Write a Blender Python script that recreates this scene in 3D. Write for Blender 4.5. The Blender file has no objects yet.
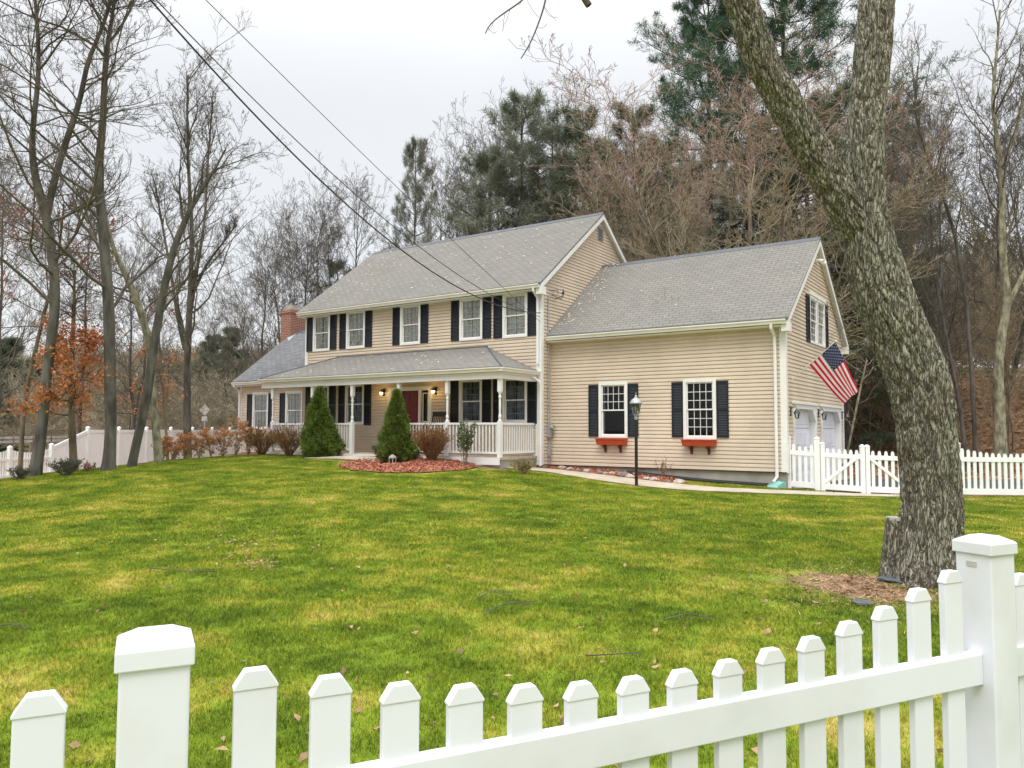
import bpy, bmesh, math, random
import numpy as np
from mathutils import Vector, Matrix, noise
from mathutils.geometry import delaunay_2d_cdt
rng = np.random.default_rng(7)
random.seed(7)
S = bpy.context.scene
COL = S.collection
PI = math.pi

# ------------------------------------------------------------ camera
CAM = np.array([12.2307, -19.439, 1.0512])
YAW, PIT, ROL, FPX = .5994, .0586, .0031, 772.658
_cy, _sy = math.cos(YAW), math.sin(YAW)
FW = np.array([-_sy*math.cos(PIT), _cy*math.cos(PIT), math.sin(PIT)])
_r0 = np.array([_cy, _sy, 0.]); _u0 = np.cross(_r0, FW)
RT = math.cos(ROL)*_r0+math.sin(ROL)*_u0
UP = math.cos(ROL)*_u0-math.sin(ROL)*_r0
def ray(x, y): return FW+RT*(x-512)/FPX-UP*(y-384)/FPX
def at(x, y, d): return CAM+ray(x, y)*d
cd = bpy.data.cameras.new('camera'); cam = bpy.data.objects.new('camera', cd); COL.objects.link(cam)
m = Matrix(((RT[0], UP[0], -FW[0], CAM[0]), (RT[1], UP[1], -FW[1], CAM[1]), (RT[2], UP[2], -FW[2], CAM[2]), (0, 0, 0, 1)))
cam.matrix_world = m
cd.sensor_width = 36; cd.lens = FPX/1024*36; cd.clip_start = .05; cd.clip_end = 3000
S.camera = cam

# ------------------------------------------------------------ terrain
CP = np.array([
 (10.9,-18.6,-.58),(12.1,-16.8,-.57),(9,-20,-.6),(13,-20,-.58),(16,-16,-.6),(11.2,-10.8,-.45),(8.7,-14.5,-.5),(14,-12,-.5),
 (4.41,-2.85,-.28),(-.6,-2.9,-.02),(-2.87,-3.6,-.08),(-4,-2.4,.14),(-2.1,-2.3,.12),(-3,-3.5,.0),(-7.58,-2.58,.13),(-10.9,-2.42,.13),(-13.6,-.4,.08),(-10.44,-5.74,.02),
 (-9.24,-9.75,-.17),(-7.74,-8.74,-.05),(-7,-12.5,-.45),(-2,-14,-.5),(3,-17,-.55),(4,-12,-.42),(-2,-8,-.12),(4,-7,-.3),(9,-5,-.45),
 (0,.5,-.1),(1.7,.3,-.13),(4.7,.2,-.33),(6.9,.3,-.4),(8.6,1.4,-.53),(11.8,3.4,-.57),(15,-3,-.55),(18,4,-.62),
 (-14.5,-6,-.7),(-18,-3,-.9),(-13.5,-9.6,-.75),(-15,-14,-.95),(-12,-16,-.9),(-20,-8,-1.0),(-19,4,-.5),(-5,12,-.3),(5,12,-.55),(14,9,-.6),(20,12,-.6),(8,5,-.55),(7.3,3,-.55)])
def _phi(r): return np.sqrt(r*r+.8)
_n = len(CP); _A = np.zeros((_n+3, _n+3))
_A[:_n, :_n] = _phi(np.hypot(CP[:, None, 0]-CP[None, :, 0], CP[:, None, 1]-CP[None, :, 1]))
_A[:_n, :_n] += np.eye(_n)*.02
_A[:_n, _n] = 1; _A[:_n, _n+1:] = CP[:, :2]; _A[_n, :_n] = 1; _A[_n+1:, :_n] = CP[:, :2].T
_W = np.linalg.solve(_A, np.concatenate([CP[:, 2], np.zeros(3)]))
def ss(a, b, x):
    t = np.clip((x-a)/(b-a), 0, 1); return t*t*(3-2*t)
def H(x, y):
    x = np.atleast_1d(np.asarray(x, float)); y = np.atleast_1d(np.asarray(y, float))
    near = np.full(x.shape, _W[_n])+_W[_n+1]*x+_W[_n+2]*y
    for i in range(_n): near += _W[i]*_phi(np.hypot(x-CP[i, 0], y-CP[i, 1]))
    dx, dy = x-CAM[0], y-CAM[1]
    dd = -dx*_sy+dy*_cy; ll = dx*_cy+dy*_sy
    s = ll/np.maximum(dd, 1.)
    right = ss(.25, .5, s)*(dd > 0)
    left = ss(-.2, -.4, s)*(dd > 0)
    far = np.full(x.shape, -.6)-.5*left+.12*np.sin(x*.11)*np.cos(y*.13)
    far = far+right*(ss(25.5, 42, dd)*4.6+ss(40, 120, dd)*6)+(1-right)*(1-left)*ss(34, 90, dd)*3
    far = far+left*(ss(70, 230, dd)*13)+(1-left)*ss(90, 260, dd)*8*(dd > 0)
    w = ss(22.5, 27.5, np.hypot(dx-(-13), dy-19)*.92)
    return near*(1-w)+far*w
def h1(x, y): return float(H(x, y)[0])
def gp(px, py, dmax=90):
    r = ray(px, py); t = np.linspace(1, dmax, 3000); P = CAM+t[:, None]*r
    k = np.argmax(P[:, 2] < H(P[:, 0], P[:, 1]))
    return P[k].copy() if k else P[-1]
def onY(px, py, Yp):
    r = ray(px, py); p = CAM+r*(Yp-CAM[1])/r[1]; p[2] = h1(p[0], p[1]); return p
def down(p):
    q = np.array(p, float); q[2] = h1(q[0], q[1]); return q

# ------------------------------------------------------------ materials
def new_mat(name):
    m = bpy.data.materials.new(name); m.use_nodes = True
    nt = m.node_tree; b = nt.nodes['Principled BSDF']; return m, nt, b
def ramp(nt, fac, cols):
    r = nt.nodes.new('ShaderNodeValToRGB'); nt.links.new(fac, r.inputs[0])
    e = r.color_ramp.elements
    while len(e) < len(cols): e.new(.5)
    for i, (p, c) in enumerate(cols): e[i].position = p; e[i].color = (*c, 1)
    return r.outputs[0]
def nz(nt, scale, detail=4, stretch=None, world=False, rough=.55):
    if world:
        g = nt.nodes.new('ShaderNodeNewGeometry').outputs['Position']
    else:
        g = nt.nodes.new('ShaderNodeTexCoord').outputs['Object']
    if stretch:
        mp = nt.nodes.new('ShaderNodeMapping'); mp.inputs['Scale'].default_value = stretch
        nt.links.new(g, mp.inputs[0]); g = mp.outputs[0]
    n = nt.nodes.new('ShaderNodeTexNoise'); n.inputs['Scale'].default_value = scale; n.inputs['Detail'].default_value = detail
    n.inputs['Roughness'].default_value = rough
    nt.links.new(g, n.inputs['Vector']); return n.outputs['Fac']
def bump(nt, b, h, strength, dist):
    n = nt.nodes.new('ShaderNodeBump'); n.inputs['Strength'].default_value = strength; n.inputs['Distance'].default_value = dist
    nt.links.new(h, n.inputs['Height']); nt.links.new(n.outputs[0], b.inputs['Normal'])
def M(name, c0, c1=None, scale=5, rough=.6, bmp=0, bscale=None, stretch=None, world=False, spec=.5, metal=0, lo=.35, hi=.65, trans=0):
    m, nt, b = new_mat(name)
    c1 = c1 or tuple(x*.88 for x in c0)
    f = nz(nt, scale, 5, stretch, world)
    nt.links.new(ramp(nt, f, [(lo, c1), (hi, c0)]), b.inputs['Base Color'])
    b.inputs['Roughness'].default_value = rough; b.inputs['Metallic'].default_value = metal
    b.inputs['Specular IOR Level'].default_value = spec
    if bmp: bump(nt, b, nz(nt, bscale or scale*4, 5, stretch, world), bmp, .01)
    if trans:
        t = nt.nodes.new('ShaderNodeBsdfTranslucent'); t.inputs[0].default_value = (*c0, 1)
        mx = nt.nodes.new('ShaderNodeMixShader'); mx.inputs[0].default_value = trans
        nt.links.new(b.outputs[0], mx.inputs[1]); nt.links.new(t.outputs[0], mx.inputs[2])
        nt.links.new(mx.outputs[0], nt.nodes['Material Output'].inputs[0])
    return m
def brickmat(name, c1, c2, mortar_or_shade, w, h, ms, rough, bstr, offset=.5, var=None):
    m, nt, b = new_mat(name)
    uv = nt.nodes.new('ShaderNodeUVMap'); uv.uv_map = 'UVMap'
    br = nt.nodes.new('ShaderNodeTexBrick'); nt.links.new(uv.outputs[0], br.inputs['Vector'])
    br.inputs['Scale'].default_value = 1; br.inputs['Brick Width'].default_value = w; br.inputs['Row Height'].default_value = h
    br.inputs['Mortar Size'].default_value = ms; br.inputs['Color1'].default_value = (*c1, 1); br.inputs['Color2'].default_value = (*c2, 1)
    br.inputs['Mortar'].default_value = (*mortar_or_shade, 1); br.inputs['Bias'].default_value = 0; br.offset = offset
    n = nz(nt, 1.3, 6); n2 = nz(nt, 60, 3)
    mx = nt.nodes.new('ShaderNodeMix'); mx.data_type = 'RGBA'; mx.blend_type = 'MULTIPLY'; mx.inputs[0].default_value = 1
    nt.links.new(br.outputs['Color'], mx.inputs[6])
    nt.links.new(ramp(nt, n, [(.3, (.90, .90, .89)), (.7, (1.04, 1.03, 1.01))]), mx.inputs[7])
    m2 = nt.nodes.new('ShaderNodeMix'); m2.data_type = 'RGBA'; m2.blend_type = 'MULTIPLY'; m2.inputs[0].default_value = 1
    nt.links.new(mx.outputs[2], m2.inputs[6]); nt.links.new(ramp(nt, n2, [(.3, (.75, .75, .75)), (.7, (1.2, 1.2, 1.2))]), m2.inputs[7])
    nt.links.new(m2.outputs[2], b.inputs['Base Color'])
    b.inputs['Roughness'].default_value = rough
    iv = nt.nodes.new('ShaderNodeMath'); iv.operation = 'SUBTRACT'; iv.inputs[0].default_value = 1; nt.links.new(br.outputs['Fac'], iv.inputs[1])
    bump(nt, b, iv.outputs[0], bstr, .01)
    return m
mat = {}
mat['siding'] = M('beige_vinyl', (.69, .575, .45), (.59, .49, .385), .9, .5, .05, 40)
mat['white'] = M('white_trim', (.84, .835, .82), (.78, .775, .75), 3, .45, .03, 30)
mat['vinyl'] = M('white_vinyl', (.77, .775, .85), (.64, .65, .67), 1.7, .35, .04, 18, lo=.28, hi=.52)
mat['vinylfar'] = M('brightened_white_vinyl', (.93, .94, .93), (.88, .89, .88), 2, .4)  # brighter copy of the vinyl, colour lifted for the left fence's weak light
mat['duskgreen'] = M('dusky_leaves', (.07, .095, .045), (.04, .05, .03), 6, .7, world=True, trans=.1)
mat['gutter'] = M('cream_gutter', (.84, .82, .76), (.76, .74, .66), 2, .4)
mat['shutter'] = M('navy_shutter', (.006, .010, .018), (.004, .007, .012), 4, .5)
mat['concrete'] = M('concrete', (.42, .39, .33), (.31, .29, .25), 2.5, .9, .2, 30)
mat['walk'] = M('walk_concrete', (.50, .43, .33), (.38, .32, .24), 2, .9, .25, 25)
mat['shingle'] = brickmat('grey_shingle', (.235, .225, .205), (.205, .196, .180), (.12, .114, .104), .3, .14, .012, .95, .5)  # dark joint colour paints the shadow lines of the shingle rows
mat['slate'] = brickmat('dark_shingle', (.21, .215, .225), (.15, .155, .165), (.08, .08, .085), .3, .14, .010, .95, .5)
mat['brick'] = brickmat('red_brick', (.38, .10, .055), (.24, .06, .035), (.38, .33, .28), .21, .072, .011, .9, .6)
mat['redwood'] = M('orange_red_box', (.52, .075, .02), (.42, .055, .016), 6, .5)
mat['maroon'] = M('maroon_bracket', (.12, .012, .01), None, 6, .5)
mat['doorred'] = M('dark_red_door', (.17, .008, .010), (.12, .006, .008), 3, .35)
mat['black'] = M('black_metal', (.012, .013, .015), None, 8, .4)
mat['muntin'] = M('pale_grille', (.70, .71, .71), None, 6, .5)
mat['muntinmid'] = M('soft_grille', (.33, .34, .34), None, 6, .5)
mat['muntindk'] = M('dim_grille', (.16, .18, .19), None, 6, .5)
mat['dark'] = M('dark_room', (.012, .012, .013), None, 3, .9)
mat['lace'] = M('lace_curtain', (.86, .87, .85), (.62, .63, .62), 22, .9)
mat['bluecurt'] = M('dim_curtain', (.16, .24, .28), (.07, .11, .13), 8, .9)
mat['grey'] = M('grey_metal', (.42, .43, .44), (.34, .35, .36), 6, .45, metal=.4)
mat['galv'] = M('weathered_rail', (.50, .49, .46), (.33, .31, .28), 3, .6)
mat['teal'] = M('teal_plastic', (.24, .50, .44), (.18, .42, .38), 4, .4)
mat['asphalt'] = M('asphalt', (.085, .085, .088), (.05, .05, .052), 1.5, .95, .4, 60)
mat['chips'] = M('red_mulch', (.44, .165, .095), (.26, .09, .05), 9, .9, .6, 40, world=True)
mat['chips2'] = M('red_mulch_chip', (.56, .23, .14), (.20, .075, .045), 14, .85, world=True)
mat['stone'] = M('field_stone', (.55, .48, .42), (.30, .24, .21), 7, .85, .4, 30)
mat['darkstone'] = M('dark_stone', (.13, .11, .11), (.24, .19, .18), 7, .85, .4, 30)
mat['slateflat'] = M('slate_piece', (.11, .12, .14), (.07, .08, .09), 9, .6, .3)
mat['wicker'] = M('dark_brown_wood', (.035, .018, .012), None, 9, .5)
mat['bark'] = M('grey_bark', (.15, .14, .118), (.05, .045, .038), 5, .95, .6, 22, stretch=(1, 1, .3), world=True)
mat['barkbr'] = M('brown_bark', (.25, .20, .13), (.11, .085, .06), 5, .95, .5, 22, stretch=(1, 1, .3), world=True)
mat['barkpale'] = M('pale_bark', (.36, .34, .23), (.12, .11, .07), 9, .9, .4, 18, stretch=(1, 1, .4), world=True)
mat['twig'] = M('grey_twig', (.16, .138, .108), (.085, .073, .056), 2, .9, world=True)
mat['twigtan'] = M('tan_twig', (.38, .31, .20), (.20, .16, .10), 1.2, .9, world=True)
def redtwig():
    m, nt, b = new_mat('tan_twigs_with_reddish_tips')
    g = nt.nodes.new('ShaderNodeTexCoord'); sp = nt.nodes.new('ShaderNodeSeparateXYZ'); nt.links.new(g.outputs['Generated'], sp.inputs[0])
    n = nz(nt, .9, 4); ad = nt.nodes.new('ShaderNodeMath'); ad.operation = 'MULTIPLY_ADD'; ad.inputs[1].default_value = .5; nt.links.new(n, ad.inputs[0]); nt.links.new(sp.outputs[2], ad.inputs[2])
    nt.links.new(ramp(nt, ad.outputs[0], [(.45, (.36, .32, .20)), (.85, (.34, .275, .19)), (1.2, (.40, .28, .225))]), b.inputs['Base Color']); b.inputs['Roughness'].default_value = .9
    return m
mat['twigred'] = redtwig()
mat['pine'] = M('pine_needles', (.10, .15, .085), (.13, .155, .085), .8, .7, world=True, trans=.15)
mat['pinegrey'] = M('grey_pine_needles', (.25, .27, .20), (.155, .175, .125), .7, .75, world=True, trans=.15)
mat['pinegreen'] = M('fresh_pine_needles', (.075, .15, .075), (.05, .11, .06), .7, .7, world=True, trans=.15)
mat['spruce'] = M('spruce_foliage', (.20, .27, .04), (.06, .11, .02), 9, .7, world=True, trans=.12)
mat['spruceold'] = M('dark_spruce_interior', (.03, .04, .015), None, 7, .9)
mat['shrubgreen'] = M('green_leaves', (.08, .15, .03), (.04, .08, .02), 6, .6, world=True, trans=.2)
mat['spirea'] = M('spirea_twigs', (.36, .19, .08), (.17, .09, .045), 6, .8, world=True, trans=.1)
mat['spirealeaf'] = M('spirea_leaves', (.30, .15, .045), (.13, .12, .03), 4, .8, world=True, trans=.2)
mat['hydra'] = M('dried_flower_heads', (.60, .32, .14), (.36, .16, .06), 8, .85, world=True, trans=.25)
mat['straw'] = M('straw_stems', (.50, .34, .18), (.30, .19, .10), 6, .8, world=True)
mat['oakleaf'] = M('orange_oak_leaves', (.64, .27, .10), (.40, .14, .055), 2.2, .7, world=True, trans=.3)
mat['redleaf'] = M('pinkish_oak_leaves', (.44, .17, .12), (.26, .09, .07), 2.2, .7, world=True, trans=.3)
mat['leaf'] = M('fallen_leaf', (.48, .31, .18), (.25, .14, .08), 5, .8, world=True, trans=.1)
mat['roofleaf'] = M('roof_leaf', (.66, .58, .42), (.50, .42, .28), 5, .8, world=True)
mat['scrub'] = M('scrub_twigs', (.42, .37, .26), (.22, .19, .13), .6, .9, world=True)
mat['scrubfar'] = M('far_scrub', (.33, .285, .20), (.18, .165, .105), .12, .95, world=True)
mat['flagpole'] = M('pale_pole', (.75, .72, .66), None, 5, .4)
mat['star'] = M('white_cloth', (.85, .85, .85), None, 5, .8)

def bark_big():
    m, nt, b = new_mat('furrowed_oak_bark')
    g = nt.nodes.new('ShaderNodeNewGeometry'); mp = nt.nodes.new('ShaderNodeMapping'); mp.inputs['Scale'].default_value = (1, 1, .17); nt.links.new(g.outputs['Position'], mp.inputs[0])
    wn = nt.nodes.new('ShaderNodeTexNoise'); wn.inputs['Scale'].default_value = 16; wn.inputs['Detail'].default_value = 4; nt.links.new(mp.outputs[0], wn.inputs['Vector'])
    wm = nt.nodes.new('ShaderNodeVectorMath'); wm.operation = 'MULTIPLY_ADD'; wm.inputs[1].default_value = (.13, .13, .13); nt.links.new(wn.outputs['Color'], wm.inputs[0]); nt.links.new(mp.outputs[0], wm.inputs[2])
    vo = nt.nodes.new('ShaderNodeTexVoronoi'); vo.feature = 'DISTANCE_TO_EDGE'; vo.inputs['Scale'].default_value = 34; nt.links.new(wm.outputs[0], vo.inputs['Vector'])
    plate = ramp(nt, vo.outputs['Distance'], [(.0, (.25, .25, .25)), (.07, (.62, .62, .62)), (.18, (1, 1, 1))])
    tone = ramp(nt, nz(nt, 30, 6, (1, 1, .3), True, .7), [(.34, (.20, .175, .135)), (.5, (.31, .285, .225)), (.66, (.50, .47, .38))])
    lich = ramp(nt, nz(nt, 44, 5, (1, 1, .5), True, .7), [(.38, (.17, .175, .12)), (.62, (.49, .50, .385))])
    l = ramp(nt, nz(nt, 2.0, 5, None, True, .7), [(.44, (0, 0, 0)), (.62, (.7, .7, .7))])
    mx = nt.nodes.new('ShaderNodeMix'); mx.data_type = 'RGBA'; nt.links.new(l, mx.inputs[0]); nt.links.new(tone, mx.inputs[6]); nt.links.new(lich, mx.inputs[7])
    m2 = nt.nodes.new('ShaderNodeMix'); m2.data_type = 'RGBA'; nt.links.new(plate, m2.inputs[0]); m2.inputs[6].default_value = (.085, .072, .052, 1); nt.links.new(mx.outputs[2], m2.inputs[7])
    nt.links.new(m2.outputs[2], b.inputs['Base Color']); b.inputs['Roughness'].default_value = .95; b.inputs['Specular IOR Level'].default_value = .2
    b1 = nt.nodes.new('ShaderNodeBump'); b1.inputs['Strength'].default_value = 1; b1.inputs['Distance'].default_value = .03; nt.links.new(plate, b1.inputs['Height'])
    b2 = nt.nodes.new('ShaderNodeBump'); b2.inputs['Strength'].default_value = .7; b2.inputs['Distance'].default_value = .01; nt.links.new(nz(nt, 60, 6, (1, 1, .3), True, .75), b2.inputs['Height']); nt.links.new(b1.outputs[0], b2.inputs['Normal'])
    nt.links.new(b2.outputs[0], b.inputs['Normal'])
    return m
mat['oakbark'] = bark_big()

def glassmat(name, refl, tint=(.9, .92, .92)):
    m, nt, b = new_mat(name); nt.nodes.remove(b)
    t = nt.nodes.new('ShaderNodeBsdfTransparent'); t.inputs[0].default_value = (*tint, 1)
    g = nt.nodes.new('ShaderNodeBsdfGlossy'); g.inputs['Roughness'].default_value = .02
    lw = nt.nodes.new('ShaderNodeFresnel'); lw.inputs[0].default_value = 1.5
    ma = nt.nodes.new('ShaderNodeMath'); ma.operation = 'MULTIPLY_ADD'; ma.inputs[1].default_value = 1.0; ma.inputs[2].default_value = refl
    nt.links.new(lw.outputs[0], ma.inputs[0])
    mx = nt.nodes.new('ShaderNodeMixShader'); nt.links.new(ma.outputs[0], mx.inputs[0])
    nt.links.new(t.outputs[0], mx.inputs[1]); nt.links.new(g.outputs[0], mx.inputs[2])
    nt.links.new(mx.outputs[0], nt.nodes['Material Output'].inputs[0])
    return m
mat['glass'] = glassmat('window_glass', .05, (.97, .98, .98))
mat['darkglass'] = glassmat('dark_window_glass', -.012, (.9, .93, .95))
mat['lampglass'] = glassmat('lamp_glass', .1)
def emis(name, c, s):
    m, nt, b = new_mat(name); b.inputs['Base Color'].default_value = (*c, 1)
    b.inputs['Emission Color'].default_value = (*c, 1); b.inputs['Emission Strength'].default_value = s; return m
mat['bulb'] = emis('lit_bulb', (1, .66, .25), 6)

def grassmat():
    m, nt, b = new_mat('lawn_blades')
    big = nz(nt, 1.25, 8, (1, 1, 1), True, .70)
    c = ramp(nt, big, [(.34, (.11, .18, .014)), (.48, (.225, .31, .024)), (.585, (.40, .415, .05)), (.71, (.70, .55, .19))])
    fine = nz(nt, 38, 2, (1, 1, .1), True)
    c2 = ramp(nt, fine, [(.36, (.32, .38, .3)), (.54, (1, 1, 1)), (.66, (1.8, 1.5, 1.7))])
    mx = nt.nodes.new('ShaderNodeMix'); mx.data_type = 'RGBA'; mx.blend_type = 'MULTIPLY'; mx.inputs[0].default_value = 1
    nt.links.new(c, mx.inputs[6]); nt.links.new(c2, mx.inputs[7]); nt.links.new(mx.outputs[2], b.inputs['Base Color'])
    b.inputs['Roughness'].default_value = .6; b.inputs['Specular IOR Level'].default_value = .25
    t = nt.nodes.new('ShaderNodeBsdfTranslucent'); nt.links.new(mx.outputs[2], t.inputs[0])
    ms = nt.nodes.new('ShaderNodeMixShader'); ms.inputs[0].default_value = .3
    nt.links.new(b.outputs[0], ms.inputs[1]); nt.links.new(t.outputs[0], ms.inputs[2])
    nt.links.new(ms.outputs[0], nt.nodes['Material Output'].inputs[0])
    return m
mat['grass'] = grassmat()
def groundmat():
    m, nt, b = new_mat('ground_soil_and_turf')
    big = nz(nt, 1.25, 8, (1, 1, 1), True, .70)
    turf = ramp(nt, big, [(.34, (.11, .17, .015)), (.49, (.18, .25, .02)), (.60, (.30, .30, .045)), (.73, (.44, .36, .12))])
    lit = ramp(nt, nz(nt, 5, 8, None, True, .75), [(.3, (.07, .042, .026)), (.5, (.21, .13, .075)), (.62, (.34, .23, .14)), (.75, (.50, .38, .26))])
    far = ramp(nt, nz(nt, .2, 8, None, True, .7), [(.35, (.10, .085, .05)), (.65, (.24, .19, .12))])
    def mix(attr, a, c):
        at_ = nt.nodes.new('ShaderNodeAttribute'); at_.attribute_name = attr
        ad = nt.nodes.new('ShaderNodeMath'); ad.operation = 'ADD'; nt.links.new(at_.outputs['Fac'], ad.inputs[0])
        n = nz(nt, 3, 6, None, True, .7)
        sb = nt.nodes.new('ShaderNodeMath'); sb.operation = 'MULTIPLY_ADD'; sb.inputs[1].default_value = 1.2; sb.inputs[2].default_value = -.6
        nt.links.new(n, sb.inputs[0]); nt.links.new(sb.outputs[0], ad.inputs[1])
        mr = nt.nodes.new('ShaderNodeMapRange'); mr.inputs[1].default_value = .4; mr.inputs[2].default_value = .6
        nt.links.new(ad.outputs[0], mr.inputs[0])
        x = nt.nodes.new('ShaderNodeMix'); x.data_type = 'RGBA'; nt.links.new(mr.outputs[0], x.inputs[0])
        nt.links.new(a, x.inputs[6]); nt.links.new(c, x.inputs[7]); return x.outputs[2]
    c = mix('lawn', lit, turf); c = mix('far', c, far)
    nt.links.new(c, b.inputs['Base Color']); b.inputs['Roughness'].default_value = 1; b.inputs['Specular IOR Level'].default_value = .1
    bump(nt, b, nz(nt, 12, 6, None, True, .7), .6, .04)
    return m
mat['ground'] = groundmat()

# ------------------------------------------------------------ mesh helpers
def props(o, label=None, cat=None, group=None, kind=None):
    if label: o['label'] = label
    if cat: o['category'] = cat
    if group: o['group'] = group
    if kind: o['kind'] = kind
    return o
def empty(name, loc, label, cat, group=None):
    o = bpy.data.objects.new(name, None); COL.objects.link(o); o.location = Vector(loc); o.empty_display_size = .2
    return props(o, label, cat, group)
class MB:
    def __init__(s, T=None): s.v = []; s.f = []; s.m = []; s.T = T
    def add(s, vs, fs, mi=0):
        n = len(s.v)
        s.v += [tuple(s.T @ Vector(v)) if s.T else tuple(v) for v in vs]
        s.f += [tuple(n+i for i in f) for f in fs]; s.m += [mi]*len(fs); return s
    def box(s, x0, x1, y0, y1, z0, z1, mi=0):
        return s.add([(x0, y0, z0), (x1, y0, z0), (x1, y1, z0), (x0, y1, z0), (x0, y0, z1), (x1, y0, z1), (x1, y1, z1), (x0, y1, z1)],
                     [(0, 3, 2, 1), (4, 5, 6, 7), (0, 1, 5, 4), (1, 2, 6, 5), (2, 3, 7, 6), (3, 0, 4, 7)], mi)
    def hexa(s, a, b, mi=0):   # two quads
        return s.add(list(a)+list(b), [(0, 3, 2, 1), (4, 5, 6, 7), (0, 1, 5, 4), (1, 2, 6, 5), (2, 3, 7, 6), (3, 0, 4, 7)], mi)
    def quad(s, *p, mi=0): return s.add(p, [tuple(range(len(p)))], mi)
    def tube(s, pts, r, n=8, mi=0, caps=True):
        pts = [Vector(p) for p in pts]; rs = r if isinstance(r, (list, tuple)) else [r]*len(pts)
        vs = []
        for i, p in enumerate(pts):
            t = (pts[min(i+1, len(pts)-1)]-pts[max(i-1, 0)]).normalized()
            a = t.cross(Vector((1, .13, .07)) if abs(t.z) > .7 else Vector((0, 0, 1))).normalized(); b = t.cross(a)
            for k in range(n):
                w = 2*PI*k/n; vs.append(p+(a*math.cos(w)+b*math.sin(w))*rs[i])
        fs = [(i*n+k, i*n+(k+1) % n, (i+1)*n+(k+1) % n, (i+1)*n+k) for i in range(len(pts)-1) for k in range(n)]
        if caps: fs += [tuple(range(n-1, -1, -1)), tuple((len(pts)-1)*n+k for k in range(n))]
        return s.add(vs, fs, mi)
    def lathe(s, prof, c, n=12, mi=0, flat=0):
        return s.tube([(c[0], c[1], c[2]+z) for r, z in prof], [max(r, 1e-4) for r, z in prof], n, mi)
    def build(s, name, mt, parent=None, smooth=False, bevel=0, recalc=True, uv=True):
        me = bpy.data.meshes.new(name); me.from_pydata(s.v, [], s.f)
        mts = mt if isinstance(mt, list) else [mt]
        for x in mts: me.materials.append(x)
        if len(mts) > 1: me.polygons.foreach_set('material_index', s.m)
        if recalc:
            bm = bmesh.new(); bm.from_mesh(me); bmesh.ops.recalc_face_normals(bm, faces=bm.faces); bm.to_mesh(me); bm.free()
        if uv:
            ul = me.uv_layers.new(name='UVMap')
            for p in me.polygons:
                n = p.normal
                u = Vector((-n.y, n.x, 0)); u = u.normalized() if u.length > 1e-3 else Vector((1, 0, 0))
                if u.x+u.y < 0: u = -u
                v = n.cross(u)
                if v.z < 0: v = -v
                for li in p.loop_indices:
                    co = me.vertices[me.loops[li].vertex_index].co; ul.data[li].uv = (co.dot(u), co.dot(v))
        if smooth: me.polygons.foreach_set('use_smooth', [True]*len(me.polygons))
        o = bpy.data.objects.new(name, me); COL.objects.link(o)
        if parent: o.parent = parent
        if bevel:
            b = o.modifiers.new('Bevel', 'BEVEL'); b.width = bevel; b.segments = 2; b.limit_method = 'ANGLE'
        return o
def npmesh(name, V, F, mt, parent=None, smooth=True, loc=None, fm=None):
    """V [n,3]; F [m,k] array or list of such arrays"""
    Fs = [np.asarray(f) for f in (F if isinstance(F, list) else [F]) if len(f)]
    me = bpy.data.meshes.new(name)
    me.vertices.add(len(V)); me.vertices.foreach_set('co', np.asarray(V, np.float32).ravel())
    tot = np.concatenate([np.full(len(f), f.shape[1]) for f in Fs]); li = np.concatenate([f.ravel() for f in Fs])
    me.loops.add(len(li)); me.loops.foreach_set('vertex_index', li.astype(np.int32))
    me.polygons.add(len(tot)); st = np.concatenate([[0], np.cumsum(tot)[:-1]])
    me.polygons.foreach_set('loop_start', st.astype(np.int32)); me.polygons.foreach_set('loop_total', tot.astype(np.int32))
    mts = mt if isinstance(mt, list) else [mt]
    for x in mts: me.materials.append(x)
    if fm is not None: me.polygons.foreach_set('material_index', np.asarray(fm, np.int32))
    if smooth: me.polygons.foreach_set('use_smooth', np.ones(len(tot), bool))
    me.update(calc_edges=True); me.validate()
    o = bpy.data.objects.new(name, me); COL.objects.link(o)
    if parent: o.parent = parent
    if loc is not None: o.location = Vector(loc)
    return o
def nrm(a): return a/np.maximum(np.linalg.norm(a, axis=-1, keepdims=True), 1e-9)
def tubes(groups):
    """groups: list of (P[N,k,3], R[N,k], sides) -> V,F"""
    Vs, Fs, off = [], [], 0
    for P, R, n in groups:
        N, k, _ = P.shape
        if not N: continue
        T = nrm(np.gradient(P, axis=1))
        up = np.abs(nrm(P[:, -1]-P[:, 0])[:, 2]) > .7
        ref = np.where(up[:, None], np.array([1, .13, .07]), np.array([0, 0, 1.]))[:, None, :]
        A = nrm(np.cross(T, ref)); B = np.cross(T, A)
        w = np.arange(n)*2*PI/n
        V = P[:, :, None]+R[:, :, None, None]*(np.cos(w)[:, None]*A[:, :, None]+np.sin(w)[:, None]*B[:, :, None])
        idx = np.arange(N*k*n).reshape(N, k, n)+off
        a = idx[:, :-1]; b = idx[:, 1:]
        F = np.stack([a, np.roll(a, -1, 2), np.roll(b, -1, 2), b], -1).reshape(-1, 4)
        Vs.append(V.reshape(-1, 3)); Fs.append(F); off += N*k*n
    return np.concatenate(Vs), np.concatenate(Fs)
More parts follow.
